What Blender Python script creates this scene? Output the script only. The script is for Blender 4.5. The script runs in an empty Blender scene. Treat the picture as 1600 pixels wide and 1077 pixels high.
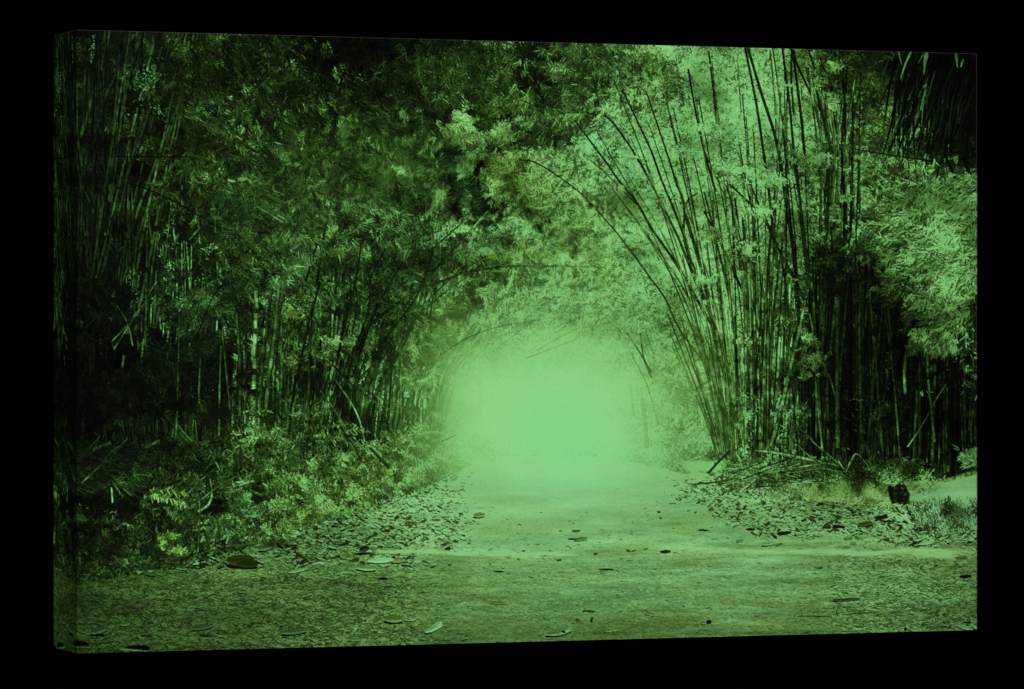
import bpy
import math
import numpy as np

# A gallery-wrapped canvas print of a misty bamboo lane, hanging on a black wall.
# ---------------------------------------------------------------------------
# THE PRINTED PICTURE.  The print is painted stroke by stroke (every culm, leaf,
# straw and pebble) into a colour sheet which then becomes the colour attribute
# of the canvas.  Strokes are given in "sketch" units and mapped to the canvas.
# ---------------------------------------------------------------------------
FOC = 6783.0
ZL, ZR = FOC / 974.5, FOC / 900.5          # depths of the two front vertical edges (canvas height = 1)
XL, XR = -680.0 / 974.5, 726.5 / 900.5
DX, DZ = XR - XL, ZR - ZL
CY = 534.0
SS = 2
BW, BH = 1407 * SS, 975 * SS
rng = np.random.default_rng(11)
U = rng.uniform
N = rng.normal


def to_buf(x, y):
    a = (x - 800.0) / FOC
    u = (a * ZL - XL) / (DX - a * DZ)
    v = 0.5 + (y - CY) * (ZL + u * DZ) / FOC
    return u * BW, v * BH


def from_buf(bx, by):
    u = bx / BW
    z = ZL + u * DZ
    return 800 + FOC * (XL + u * DX) / z, CY + (by / BH - 0.5) * FOC / z


bj, bi = np.meshgrid(np.arange(BW, dtype=np.float32) + .5, np.arange(BH, dtype=np.float32) + .5)
PX, PY = from_buf(bj, bi)
PX = PX.astype(np.float32)
PY = PY.astype(np.float32)
del bj, bi

# mean tone (green value 0-255) on a coarse grid
TX = [84, 120, 200, 280, 360, 440, 520, 600, 680, 760, 840, 920, 1000, 1080, 1160, 1240, 1320, 1400, 1480, 1530]
TY = [50, 120, 180, 240, 300, 360, 420, 480, 540, 600, 660, 720, 780, 840, 900, 960, 1020]
TG = np.array([
    [20, 20, 32, 34, 28, 30, 14, 11, 18, 50, 46, 56, 125, 170, 140, 84, 44, 30, 16, 12],
    [24, 26, 38, 44, 32, 34, 24, 22, 34, 46, 54, 66, 108, 180, 178, 112, 54, 32, 14, 8],
    [25, 26, 34, 42, 44, 34, 44, 46, 58, 100, 66, 80, 132, 172, 190, 124, 66, 52, 18, 8],
    [24, 24, 34, 42, 62, 56, 70, 68, 62, 92, 122, 130, 168, 160, 146, 112, 78, 60, 30, 16],
    [24, 24, 34, 42, 54, 70, 80, 86, 84, 74, 124, 138, 168, 152, 112, 98, 84, 104, 150, 130],
    [22, 22, 32, 44, 48, 70, 70, 68, 68, 92, 112, 142, 172, 148, 104, 84, 62, 98, 150, 130],
    [20, 20, 32, 50, 54, 72, 58, 52, 60, 98, 128, 138, 168, 140, 102, 66, 38, 92, 142, 108],
    [14, 14, 26, 46, 46, 72, 56, 50, 68, 110, 150, 142, 150, 128, 98, 54, 30, 40, 126, 84],
    [8, 8, 22, 30, 30, 66, 52, 54, 76, 150, 195, 185, 145, 118, 92, 56, 30, 28, 90, 54],
    [7, 7, 14, 18, 24, 64, 44, 52, 92, 180, 205, 200, 170, 118, 86, 62, 28, 24, 26, 22],
    [8, 8, 16, 26, 32, 56, 46, 54, 96, 185, 208, 204, 180, 130, 78, 58, 28, 22, 18, 16],
    [22, 22, 30, 38, 48, 76, 80, 76, 116, 188, 208, 204, 190, 160, 86, 66, 48, 40, 54, 116],
    [20, 20, 38, 62, 62, 92, 112, 118, 148, 186, 202, 198, 182, 168, 142, 126, 118, 112, 150, 170],
    [12, 12, 26, 52, 66, 90, 102, 114, 136, 166, 174, 168, 165, 166, 152, 146, 138, 126, 114, 106],
    [42, 42, 66, 80, 86, 92, 94, 104, 120, 140, 146, 142, 144, 152, 160, 152, 138, 130, 126, 122],
    [52, 52, 62, 74, 80, 88, 92, 104, 114, 122, 126, 124, 126, 132, 136, 130, 122, 114, 106, 96],
    [50, 50, 60, 68, 72, 80, 88, 92, 100, 104, 106, 105, 108, 111, 114, 108, 102, 96, 88, 80]], dtype=np.float32)


TG[:7, 2:8] *= .9


def tone(x, y):
    fx = np.interp(x, TX, np.arange(len(TX)))
    fy = np.interp(y, TY, np.arange(len(TY)))
    ix = np.clip(fx.astype(int), 0, len(TX) - 2)
    iy = np.clip(fy.astype(int), 0, len(TY) - 2)
    ax = (fx - ix).astype(np.float32)
    ay = (fy - iy).astype(np.float32)
    ax = ax * ax * (3 - 2 * ax)
    ay = ay * ay * (3 - 2 * ay)
    return (TG[iy, ix] * (1 - ax) + TG[iy, ix + 1] * ax) * (1 - ay) + (TG[iy + 1, ix] * (1 - ax) + TG[iy + 1, ix + 1] * ax) * ay


LAT = np.random.default_rng(5).uniform(0, 1, (256, 256)).astype(np.float32)


def noise(x, y, sx, sy, seed=0):
    fx = x / sx + seed * 17.31
    fy = y / sy + seed * 7.77
    x0 = np.floor(fx).astype(np.int32)
    y0 = np.floor(fy).astype(np.int32)
    ax = (fx - x0).astype(np.float32)
    ay = (fy - y0).astype(np.float32)
    ax = ax * ax * (3 - 2 * ax)
    ay = ay * ay * (3 - 2 * ay)
    a = LAT[y0 & 255, x0 & 255]
    b = LAT[y0 & 255, (x0 + 1) & 255]
    c = LAT[(y0 + 1) & 255, x0 & 255]
    d = LAT[(y0 + 1) & 255, (x0 + 1) & 255]
    return (a * (1 - ax) + b * ax) * (1 - ay) + (c * (1 - ax) + d * ax) * ay      # 0..1


def fbm(x, y, sx, sy, seed=0, o=4):
    s = 0
    a = 1.0
    t = 0
    for k in range(o):
        s = s + a * noise(x, y, sx / 2 ** k, sy / 2 ** k, seed + k * 3)
        t += a
        a *= .6
    return s / t


# upper limit of the open ground, as a function of x
GX = [84, 200, 330, 400, 440, 500, 560, 640, 700, 740, 790, 960, 1020, 1080, 1140, 1300, 1390, 1440, 1530]
GY = [915, 895, 872, 846, 828, 806, 792, 768, 742, 722, 712, 714, 728, 738, 742, 748, 762, 752, 738]


def gtop(x):
    return np.interp(x, GX, GY)


# --- the sheet: G = green value 0-255, H = warmth (-1 bluish .. +1 yellowish)
G = np.zeros((BH, BW), np.float32)
H = np.zeros((BH, BW), np.float32)


def put(x, y, g, h):
    bx, by = to_buf(x, y)
    ix = np.floor(bx).astype(np.int32)
    iy = np.floor(by).astype(np.int32)
    ok = (ix >= 0) & (ix < BW) & (iy >= 0) & (iy < BH)
    G[iy[ok], ix[ok]] = g[ok]
    H[iy[ok], ix[ok]] = h[ok]


def leaves(x, y, ang, L, w, g, h, curv=0.0, rib=.12, blunt=False):
    """lanceolate strokes; all arguments arrays or numbers; ang in degrees, 0 = right, 90 = down"""
    x = np.atleast_1d(np.asarray(x, np.float32))
    n = len(x)
    A = [np.broadcast_to(np.asarray(q, np.float32), (n,)) for q in (y, ang, L, w, g, h, curv)]
    y, ang, L, w, g, h, curv = A
    size = np.ceil(L / 6).astype(int) * 100 + np.ceil(w).astype(int)
    # keep the painting order in chunks
    CH = 6000
    for s in range(0, n, CH):
        sl = slice(s, min(n, s + CH))
        for key in np.unique(size[sl]):
            m = np.nonzero(size[sl] == key)[0] + s
            nt = int(key // 100 * 6 * SS * 1.25) + 2
            nw = int(key % 100 * SS * 1.4) + 1
            t = np.linspace(0, 1, nt, dtype=np.float32)
            sv = np.linspace(-1, 1, nw, dtype=np.float32) if nw > 1 else np.zeros(1, np.float32)
            tt, ss = np.meshgrid(t, sv, indexing='ij')
            tt = tt.ravel()[None]
            ss = ss.ravel()[None]
            prof = (np.sqrt(np.maximum(0, 1 - (2 * tt - 1) ** 2)) if blunt else
                    np.minimum(1, (tt * 5) ** .7) * (1 - tt ** 1.6))
            a = np.radians(ang[m])[:, None]
            ca, sa = np.cos(a), np.sin(a)
            al = tt * L[m][:, None]
            pe = curv[m][:, None] * al * tt + ss * prof * w[m][:, None] * .5
            xx = x[m][:, None] + al * ca - pe * sa
            yy = y[m][:, None] + al * sa + pe * ca
            gg = g[m][:, None] * (1 + rib * ss - rib * .8 * (np.abs(ss) < .3) + .1 * (tt - .5))
            put(xx.ravel(), yy.ravel(), np.broadcast_to(gg, xx.shape).ravel(),
                np.broadcast_to(h[m][:, None], xx.shape).ravel())


def flow(x, y):
    return (noise(x, y, 60, 50, 31) - .5) * 120 + (noise(x, y, 24, 22, 33) - .5) * 70


def sprays(cx, cy, ang, L, w, g, h, k=7, fan=75, droop=0.0, jit=.34, stem=1.0):
    """fans of k leaves at each centre"""
    n = len(cx)
    A = [np.broadcast_to(np.asarray(q, np.float32), (n,)) for q in (ang, L, w, g, h)]
    ang, L, w, g, h = [np.repeat(q, k) for q in A]
    fan = fan * .62
    w = w * .68
    ang = ang + np.repeat(flow(cx, cy), k) * .6
    off = np.tile(np.linspace(-fan, fan, k), n) + N(0, fan * .3, n * k)
    x = np.repeat(cx, k) - np.cos(np.radians(ang)) * stem * L * U(0, .9, n * k)
    y = np.repeat(cy, k) - np.sin(np.radians(ang)) * stem * L * U(0, .9, n * k)
    leaves(x, y, ang + off, L * U(.5, 1.15, n * k), w * U(.75, 1.2, n * k), g * np.exp(N(0, jit, n * k)),
           h + N(0, .15, n * k), U(-.18, .18, n * k) + droop)


def spline(pts, n):
    p = np.array(pts, float)
    if len(p) == 2:
        t = np.linspace(0, 1, n)[:, None]
        return p[0] * (1 - t) + p[1] * t
    q = np.vstack([2 * p[0] - p[1], p, 2 * p[-1] - p[-2]])
    s = np.linspace(0, len(p) - 1 - 1e-6, n)
    i = s.astype(int)
    t = (s - i)[:, None]
    a, b, c, d = q[i], q[i + 1], q[i + 2], q[i + 3]
    return .5 * (2 * b + (c - a) * t + (2 * a - 5 * b + 4 * c - d) * t * t + (3 * b - a - 3 * c + d) * t ** 3)


def culm(pts, w0, w1, g, h=0.0, light=.5, node=30, cyl=.4, hide=0.0, g1=None, rough=.2):
    """a bamboo stem through pts, width w0 at the first point and w1 at the last"""
    L = sum(math.hypot(pts[i + 1][0] - pts[i][0], pts[i + 1][1] - pts[i][1]) for i in range(len(pts) - 1))
    n = int(L * SS * 1.3) + 3
    c = spline(pts, n)
    tg = np.gradient(c, axis=0)
    tg /= np.linalg.norm(tg, axis=1)[:, None] + 1e-9
    nw = int(max(w0, w1) * SS * 1.5) + 1
    s = np.linspace(-1, 1, nw) if nw > 1 else np.zeros(1)
    t = np.linspace(0, 1, n)
    w = (w0 + (w1 - w0) * t) * .5
    x = c[:, :1] - tg[:, 1:] * s * w[:, None]
    y = c[:, 1:] + tg[:, :1] * s * w[:, None]
    d = t * L
    gg = g + ((g if g1 is None else g1) - g) * t
    gg = gg * (1 + rough * 2.5 * (noise(d, d * 0 + c[0, 0], 14, 9, 4) - .5) + rough * 2 * (noise(d, d * 0 + c[0, 0] * 3, 60, 9, 8) - .5))
    ph = U(0, node)
    nd = np.abs(((d + ph) / node + .16 * np.sin(d / 37 + ph)) % 1 - .5) * node     # distance to node
    if max(w0, w1) > 2.4:
        gg = gg * np.where(nd < .7, .62, np.where(nd < 1.7, 1.22, 1.0))
    prof = 1 + cyl * (np.cos((s - light) * 1.5) - .75) * 1.4
    gm = gg[:, None] * np.clip(prof, .15, 3)[None]
    gm = gm * (1 + .9 * (noise(x, y, 3.2, 5, 51) - .5) + .7 * (noise(x, y, 9, 14, 52) - .5))
    hm = np.full_like(gm, h)
    if hide > 0:
        keep = (noise(x, y, 22, 16, 6) > hide)
        x, y, gm, hm = x[keep], y[keep], gm[keep], hm[keep]
    put(x.ravel(), y.ravel(), gm.ravel().astype(np.float32), hm.ravel().astype(np.float32))


def scatter(n, x0, x1, y0, y1, dens=None):
    x = U(x0, x1, n)
    y = U(y0, y1, n)
    if dens is not None:
        k = U(0, 1, n) < dens(x, y)
        x, y = x[k], y[k]
    return x, y


def above(x, y, m=0):
    return y < gtop(x) + m


# ------------------------------------------------------------- 1 backdrop
T = tone(PX, PY)
n1 = fbm(PX, PY, 46, 46, 1, 5)
n2 = noise(PX, PY, 5, 5, 9)
n3 = noise(PX, PY, 2.2, 2.6, 12)
sky = np.clip((PX - 980) / 160, 0, 1) * np.clip((520 - PY) / 220, 0, 1) * np.clip((1330 - PX) / 100, 0, 1)   # pale lit thicket upper right
G[:] = T * (.10 + .5 * n1 + .35 * n2 * n1 + .25 * n3 * n1)
G[:] = G * (1 - sky) + T * (.72 + .35 * n1 + .28 * (n2 - .3) + .2 * (n3 - .5)) * sky
H[:] = (noise(PX, PY, 120, 90, 3) - .45) * .7 + .25 * sky
del n2, n3


def hue_at(x, y):
    return (noise(x, y, 90, 70, 3) - .42) * 1.0


def shade(x, y, seed=2, c=1.0, s=34):
    v = fbm(x, y, s, s * .9, seed, 3)
    return np.exp((v - .5) * 3.6 * c)


# ------------------------------------------------------------- 2 far leaves (dark then light)
def fol(x, y):
    return np.where(above(x, y, 8), 1.0, 0)


x, y = scatter(120000, 80, 1530, 40, 860, fol)
g = tone(x, y) * shade(x, y) * U(.25, 1.0, len(x))
leaves(x, y, U(0, 360, len(x)), U(4, 9, len(x)), U(.8, 2.0, len(x)), np.clip(g, 0, 175), hue_at(x, y) + N(0, .15, len(x)))

# far thin culms in the left grove and through the right thicket
for i in range(300):
    x0 = U(180, 700)
    yb = gtop(x0) - U(10, 110)
    yt = yb - U(120, 380)
    lean = U(-25, 25) + (x0 - 330) * .07
    g0 = float(tone(np.array([x0]), np.array([(yb + yt) / 2]))[0]) * U(.25, 1.7)
    culm([(x0, yb), (x0 + lean * .4, (yb + yt) / 2), (x0 + lean, yt)], U(.9, 2.8), U(.6, 1.6), g0, U(-.3, .4), hide=U(.3, .55), node=U(14, 26))
for i in range(110):
    x0 = U(1180, 1527)
    yb = gtop(x0) - U(0, 30)
    yt = yb - U(160, 520)
    lean = U(-30, 30) - (x0 - 1330) * .05
    g0 = float(tone(np.array([x0]), np.array([(yb + yt) / 2]))[0]) * U(.2, 1.5)
    culm([(x0, yb), (x0 + lean * .4, (yb + yt) / 2), (x0 + lean, yt)], U(1.2, 3.5), U(.8, 2.0), g0, U(-.3, .4), hide=U(.2, .5), node=U(16, 30))

# ------------------------------------------------------------- 3 mid sprays through the whole thicket
dz = lambda x, y: fol(x, y) * np.where(y > 660, .3, 1) * np.where((x < 215) & (y < 640), .2, 1) * np.where((x < 370) & (y > 260) & (y < 660), .3, 1) * np.where((x > 1230) & (y > 430) & (x < 1527), .18, 1)
x, y = scatter(22000, 80, 1530, 40, 800, dz)
g = tone(x, y) * shade(x, y, 2, .8) * U(.5, 1.25, len(x))
o = np.argsort(g + U(0, 50, len(g)))
x, y, g = x[o], y[o], g[o]
sz = np.interp(x, [80, 450, 700, 850, 1000, 1530], [1.15, 1.1, 1.0, .8, .62, .8])
sprays(x, y, 90 + N(0, 60, len(x)), U(6, 11, len(x)) * sz, U(1.1, 1.9, len(x)) * sz, np.clip(g, 0, 185), hue_at(x, y), 6)

# bright glints of sky and lit leaves between the stems
def glints(cx, cy, rx, ry, n, g0=150, l=4, ang=90, h=-.1):
    x = cx + N(0, rx, n)
    y = cy + N(0, ry, n)
    leaves(x, y, ang + N(0, 60, n), U(.3, 1.3, n) * l, U(.6, 1.9, n), g0 * U(.25, 1.1, n), h + N(0, .2, n))
    leaves(x[::2] + U(-2, 2, len(x[::2])), y[::2], U(0, 360, len(x[::2])), U(2, 7, len(x[::2])), 1.1, U(2, 24, len(x[::2])), 0)


for a in [(146, 75, 3, 14, 60, 170), (233, 110, 12, 18, 90, 120), (225, 150, 10, 18, 60, 90), (246, 178, 9, 9, 60, 140), (224, 233, 6, 7, 40, 110),
          (268, 58, 4, 4, 14, 160), (387, 135, 5, 8, 30, 130), (192, 165, 3, 24, 40, 110), (155, 60, 2, 4, 8, 120), (164, 135, 1.5, 3, 6, 160), (107, 75, 1.5, 9, 16, 100), (212, 180, 10, 5, 26, 100),
          (470, 120, 6, 6, 20, 120), (535, 105, 6, 6, 24, 120), (540, 145, 18, 14, 50, 110), (560, 120, 4, 4, 14, 130), (490, 120, 6, 6, 24, 120), (640, 150, 20, 12, 60, 130), (665, 160, 12, 9, 40, 130), (635, 170, 14, 9, 30, 110),
          (745, 75, 14, 9, 80, 170), (795, 78, 22, 8, 80, 175), (812, 95, 8, 8, 40, 150), (755, 112, 6, 4, 24, 150), (790, 135, 10, 8, 36, 120),
          (265, 350, 5, 9, 40, 110), (264, 385, 8, 6, 40, 110), (262, 412, 7, 5, 24, 190), (266, 432, 4, 14, 30, 190), (262, 490, 4, 14, 30, 150), (330, 385, 6, 3, 20, 190), (325, 393, 4, 5, 14, 190),
          (210, 440, 10, 18, 70, 130), (205, 430, 5, 5, 14, 170), (215, 470, 10, 20, 70, 110), (330, 430, 8, 5, 30, 150), (265, 540, 3, 8, 14, 150), (315, 440, 8, 3, 16, 150), (167, 365, 1.5, 2, 5, 190), (175, 440, 2, 4, 6, 130),
          (263, 455, 3, 4, 10, 200), (305, 470, 4, 6, 12, 100), (285, 520, 3, 10, 20, 110), (610, 335, 6, 4, 24, 130), (640, 315, 3, 3, 12, 120), (710, 290, 4, 4, 10, 90),
          (575, 570, 5, 22, 70, 130), (597, 610, 3, 20, 50, 120), (585, 660, 8, 14, 80, 140), (545, 590, 5, 5, 16, 140), (552, 603, 5, 3, 12, 140), (600, 650, 9, 12, 60, 110),
          (1266, 345, 3, 30, 90, 140), (1322, 410, 2, 14, 40, 130), (1304, 395, 2, 12, 30, 120), (1295, 380, 2, 16, 30, 110), (1367, 580, 1.5, 12, 16, 140), (1386, 590, 1.5, 16, 20, 130), (1365, 490, 1.2, 12, 10, 120),
          (1385, 560, 1.2, 8, 10, 150), (1400, 570, 1, 6, 6, 120), (1297, 570, 1.2, 14, 14, 110)]:
    glints(*a)

# darker pockets
def window(x0, x1, y0, y1):
    bx, by = to_buf(np.array([x0, x1, x0, x1], float), np.array([y0, y0, y1, y1], float))
    return (slice(int(np.clip(by.min(), 0, BH - 1)), int(np.clip(by.max(), 1, BH))), slice(int(np.clip(bx.min(), 0, BW - 1)), int(np.clip(bx.max(), 1, BW))))


def pocket(cx, cy, rx, ry, k=.15, soft=2.0, seed=1):
    w = window(cx - rx * 1.9, cx + rx * 1.9, cy - ry * 1.9, cy + ry * 1.9)
    px, py = PX[w], PY[w]
    d = ((px - cx) / rx) ** 2 + ((py - cy) / ry) ** 2
    a = np.clip((1 + soft * .25 - d + (fbm(px, py, 16, 14, seed, 4) - .5) * 3.0) / soft * 2, 0, 1)
    G[w] *= 1 - a * (1 - k)


for a in [(735, 285, 34, 40, .1), (745, 320, 45, 22, .25), (560, 85, 70, 28, .3), (640, 80, 60, 18, .35), (840, 120, 34, 45, .2), (880, 90, 30, 25, .45),
          (120, 600, 45, 90, .25), (250, 560, 90, 60, .35), (330, 500, 70, 45, .45), (225, 265, 70, 10, .35), (355, 265, 35, 14, .3), (250, 200, 40, 16, .5), (1340, 520, 120, 130, .6), (1480, 660, 70, 80, .4),
          (1290, 640, 45, 80, .5), (1480, 620, 80, 60, .4), (1420, 660, 60, 60, .6), (1510, 500, 22, 50, .45), (540, 640, 25, 40, .5), (500, 600, 30, 70, .55), (500, 470, 60, 45, .6), (600, 470, 40, 40, .6), (560, 340, 30, 30, .5),
          (790, 440, 30, 12, .7), (905, 440, 30, 14, .75), (860, 355, 22, 14, .55), (780, 350, 40, 14, .5), (835, 345, 18, 16, .6)]:
    pocket(*a)

# ------------------------------------------------------------- 4 culms, left
for pts, w0, w1, g0 in [
    ([(130, 690), (150, 520), (163, 420), (188, 312), (210, 248), (230, 188), (255, 118), (290, 48)], 7, 6, 30),
    ([(165, 520), (180, 460), (190, 420), (200, 380), (220, 322), (240, 268), (270, 188), (295, 133), (332, 55)], 8, 5, 54),
    ([(130, 690), (142, 480), (160, 330), (168, 290), (180, 240), (190, 190), (205, 113), (224, 50)], 7, 6, 32),
    ([(120, 600), (133, 280), (150, 220), (163, 160), (185, 110), (206, 48)], 5, 5, 24),
    ([(112, 560), (118, 330), (120, 248), (135, 190), (155, 122), (173, 50)], 7, 6, 46),
    ([(166, 640), (168, 450), (168, 308), (163, 240), (160, 160), (152, 48)], 5, 4, 18),
    ([(150, 640), (152, 480), (155, 400), (150, 300), (146, 200), (150, 120)], 4, 4, 16),
    ([(140, 560), (148, 420), (158, 330), (175, 230), (186, 120), (190, 50)], 4, 3, 40),
    ([(120, 690), (124, 500), (118, 400), (108, 200), (95, 60)], 6, 4, 26),
    ([(148, 620), (145, 470), (140, 380), (122, 250), (112, 160), (100, 60)], 5, 4, 26),
    ([(136, 640), (139, 430), (130, 330), (128, 250), (100, 40)], 4, 3, 30),
    ([(160, 560), (155, 430), (152, 350), (135, 300)], 6, 3, 40),
    ([(180, 560), (187, 330), (190, 250), (192, 60)], 3, 2, 24),
    ([(216, 200), (220, 130), (222, 60)], 4, 3, 10)]:
    culm(pts, w0, w1, g0, U(-.5, -.1), light=-.5, node=U(34, 60), hide=.12, cyl=.5)
for i in range(24):
    xb = U(96, 190)
    xt = xb + (xb - 135) * U(.4, 1.6) + U(-20, 50)
    culm([(xb, U(520, 700)), ((xb * 2 + xt) / 3 - 4, 420), ((xb + xt * 2) / 3, 230), (xt, 45)], U(2, 5), U(1.2, 3.5), U(8, 38), U(-.4, 0), light=U(-.8, .8), node=U(30, 60), hide=U(.3, .55))
for i in range(44):
    x0 = U(195, 365)
    yc = U(300, 560)
    hl = U(30, 110)
    ln = U(-5, 7)
    culm([(x0 - ln, yc + hl), (x0, yc), (x0 + ln, yc - hl)], U(1.2, 2.6), U(1, 2), U(34, 105), U(-.2, .2), node=U(20, 30), hide=U(.3, .5))
for i in range(10):
    xb = U(120, 240)
    xt = xb + U(60, 170)
    culm([(xb, U(500, 640)), (xb + (xt - xb) * .3, 380), (xb + (xt - xb) * .65, 210), (xt, 50)], U(3, 6), U(2, 4), U(22, 62), U(-.3, .1), light=-.4, node=U(34, 60), hide=U(.15, .4))
for i in range(34):
    x0 = U(362, 520)
    yb = gtop(x0) - U(110, 170)
    ln = U(-4, 26)
    culm([(x0, yb), (x0 + ln * .3, yb - 110), (x0 + ln, yb - U(200, 320))], U(2, 5), U(1.5, 3.5), U(40, 120), U(-.1, .35), light=U(-.5, .2), node=U(26, 40), hide=U(.15, .42))
# the pale culms standing left of the path
for i in range(90):
    x0 = U(440, 700)
    yb = gtop(x0) - U(20, 80)
    lean = U(-10, 60)
    culm([(x0, yb), (x0 + lean * .3, yb - 100), (x0 + lean, yb - U(170, 260))], U(1.5, 4), U(1, 2.2), float(tone(np.array([x0]), np.array([yb - 60]))[0]) * U(.1, .9), U(-.2, .3), hide=U(.15, .4), node=U(18, 34))
for i in range(30):
    xb = U(648, 694)
    culm([(xb, 705), (xb + 2, 630), (xb + U(8, 26), 560), (xb + U(20, 60), U(500, 530))], U(1.6, 3.2), U(1, 2), U(24, 88), .3, light=U(-.5, .5), hide=U(.05, .3), node=U(18, 30))
for i in range(46):
    xb = U(520, 690)
    h_ = U(120, 220)
    lean = U(15, 90)
    culm([(xb, gtop(xb) - U(20, 70)), (xb + lean * .35, 640 - h_ * .35), (xb + lean, 640 - h_ + 10)], U(2, 4.5), U(1, 2.4), U(8, 34), U(-.1, .3), light=U(-.5, .5), hide=U(.1, .35), node=U(18, 34))

# ------------------------------------------------------------- 6 foreground foliage clumps
DENS = 2.1


def clump(blobs, n, ang, L, w, glo, ghi, h, k=7, fan=60, spread=45, under=.25, outward=0):
    """leafy mass: dark leaves first, then lit sprays"""
    n = int(n * DENS)
    L, w = L * .84, w * .95
    mid_ = (glo + ghi) / 2
    glo, ghi = (mid_ + (glo - mid_) * .75, mid_ + (ghi - mid_) * .8) if ghi < 118 else (glo, ghi)
    c = np.array(blobs, float)
    a = c[:, 2] * c[:, 3]
    idx = rng.choice(len(c), n, p=a / a.sum())
    r = np.abs(N(0, .58, n))
    th = U(0, 2 * np.pi, n)
    x = c[idx, 0] + c[idx, 2] * r * np.cos(th)
    y = c[idx, 1] + c[idx, 3] * r * np.sin(th)
    an = ang + N(0, spread, n)
    if outward:
        an = an * (1 - outward) + np.degrees(np.arctan2(np.sin(th), np.cos(th))) * outward
    m = max(1, n // 3)
    sprays(x[:m], y[:m], an[:m], L * 1.1, w * 1.1, glo * under * 2.6, h, k, fan)
    lit = 1 - .55 * np.clip(r * np.sin(th), 0, 1) + .1
    g = (glo + (ghi - glo) * (.15 + .7 * U(0, 1, n)) ** 1.2) * lit * np.clip(shade(x, y, 6, .6, 18), .4, 1.7)
    o = np.argsort(y * .4 + U(0, 25, n) + g * .12)
    sprays(x[o], y[o], an[o], L * U(.75, 1.2, n), w, np.clip(g[o], 4, 200), h + N(0, .12, n), k, fan)


# big mass upper left-centre
clump([(520, 250, 70, 60), (600, 270, 60, 55), (570, 220, 70, 40), (660, 290, 45, 45), (480, 200, 50, 40), (640, 220, 50, 35), (470, 300, 50, 40), (620, 310, 50, 25)], 1500, 95, 13, 1.9, 30, 92, .35, fan=55, spread=50)
clump([(350, 210, 32, 30), (330, 180, 40, 24), (370, 200, 30, 20)], 240, 60, 18, 2.4, 22, 90, .2, fan=42, spread=35)
clump([(320, 90, 50, 30), (300, 125, 26, 26), (360, 70, 40, 22)], 200, 75, 17, 2.4, 18, 62, .2, fan=42, spread=40)
clump([(430, 90, 34, 30), (450, 110, 22, 30), (460, 75, 30, 16)], 130, 100, 17, 2.4, 18, 88, .35, fan=45, spread=35)
clump([(535, 115, 10, 12), (507, 78, 8, 8)], 14, 95, 18, 2.6, 60, 130, .4, fan=40, spread=25)
clump([(400, 300, 60, 40), (440, 320, 50, 35), (420, 260, 50, 30)], 420, 70, 15, 2.0, 24, 84, -.1, fan=40, spread=50)
clump([(610, 370, 30, 28), (670, 320, 36, 20), (560, 400, 20, 24), (630, 395, 22, 16), (700, 330, 30, 16), (720, 300, 24, 12)], 300, 100, 16, 2.0, 26, 96, .1, fan=48, spread=40)
clump([(530, 400, 22, 30), (515, 370, 26, 26)], 110, 70, 15, 2.2, 30, 92, .35, fan=45, spread=45)
clump([(460, 420, 50, 25), (490, 450, 40, 20), (440, 440, 35, 22), (500, 465, 30, 14)], 260, 60, 13, 2.0, 30, 92, 0, fan=40, spread=45)
clump([(450, 490, 22, 26), (470, 480, 16, 22)], 110, 90, 7, 1.5, 50, 110, .7, fan=80, spread=90)
clump([(700, 480, 30, 20), (690, 520, 30, 20), (670, 550, 20, 20), (640, 560, 16, 30)], 240, 60, 11, 1.6, 30, 88, .6, fan=45, spread=45)
clump([(530, 535, 50, 12), (500, 555, 40, 10), (570, 540, 24, 14), (460, 560, 16, 18), (480, 575, 16, 8)], 150, 40, 9, 1.8, 40, 128, .5, fan=60, spread=60)
clump([(640, 590, 14, 24), (632, 570, 14, 10)], 46, 60, 10, 1.8, 30, 84, .4, fan=45, spread=40)
clump([(750, 400, 30, 24), (770, 390, 30, 20), (790, 370, 26, 14)], 200, 100, 12, 1.6, 30, 116, .1, fan=50, spread=70)
clump([(745, 440, 40, 30), (790, 460, 30, 24)], 160, 100, 9, 1.4, 50, 140, .4, fan=60, spread=80)
clump([(738, 445, 18, 30), (750, 440, 25, 12), (765, 435, 14, 16)], 60, 110, 11, 1.7, 12, 40, .1, fan=55, spread=60)

clump([(830, 300, 40, 30), (830, 260, 30, 24), (870, 320, 40, 26), (850, 285, 40, 20)], 560, 110, 9, 1.4, 60, 140, .6, fan=50, spread=50)
clump([(900, 350, 50, 30), (940, 390, 50, 30), (880, 400, 50, 26), (820, 400, 50, 20), (960, 440, 30, 30)], 700, 110, 8, 1.3, 70, 140, .5, fan=60, spread=70)
clump([(830, 470, 30, 16), (870, 460, 24, 10), (810, 490, 26, 14), (920, 480, 40, 20), (960, 500, 40, 24), (990, 470, 24, 20)], 420, 100, 7, 1.3, 80, 150, 0, fan=60, spread=60)

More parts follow.
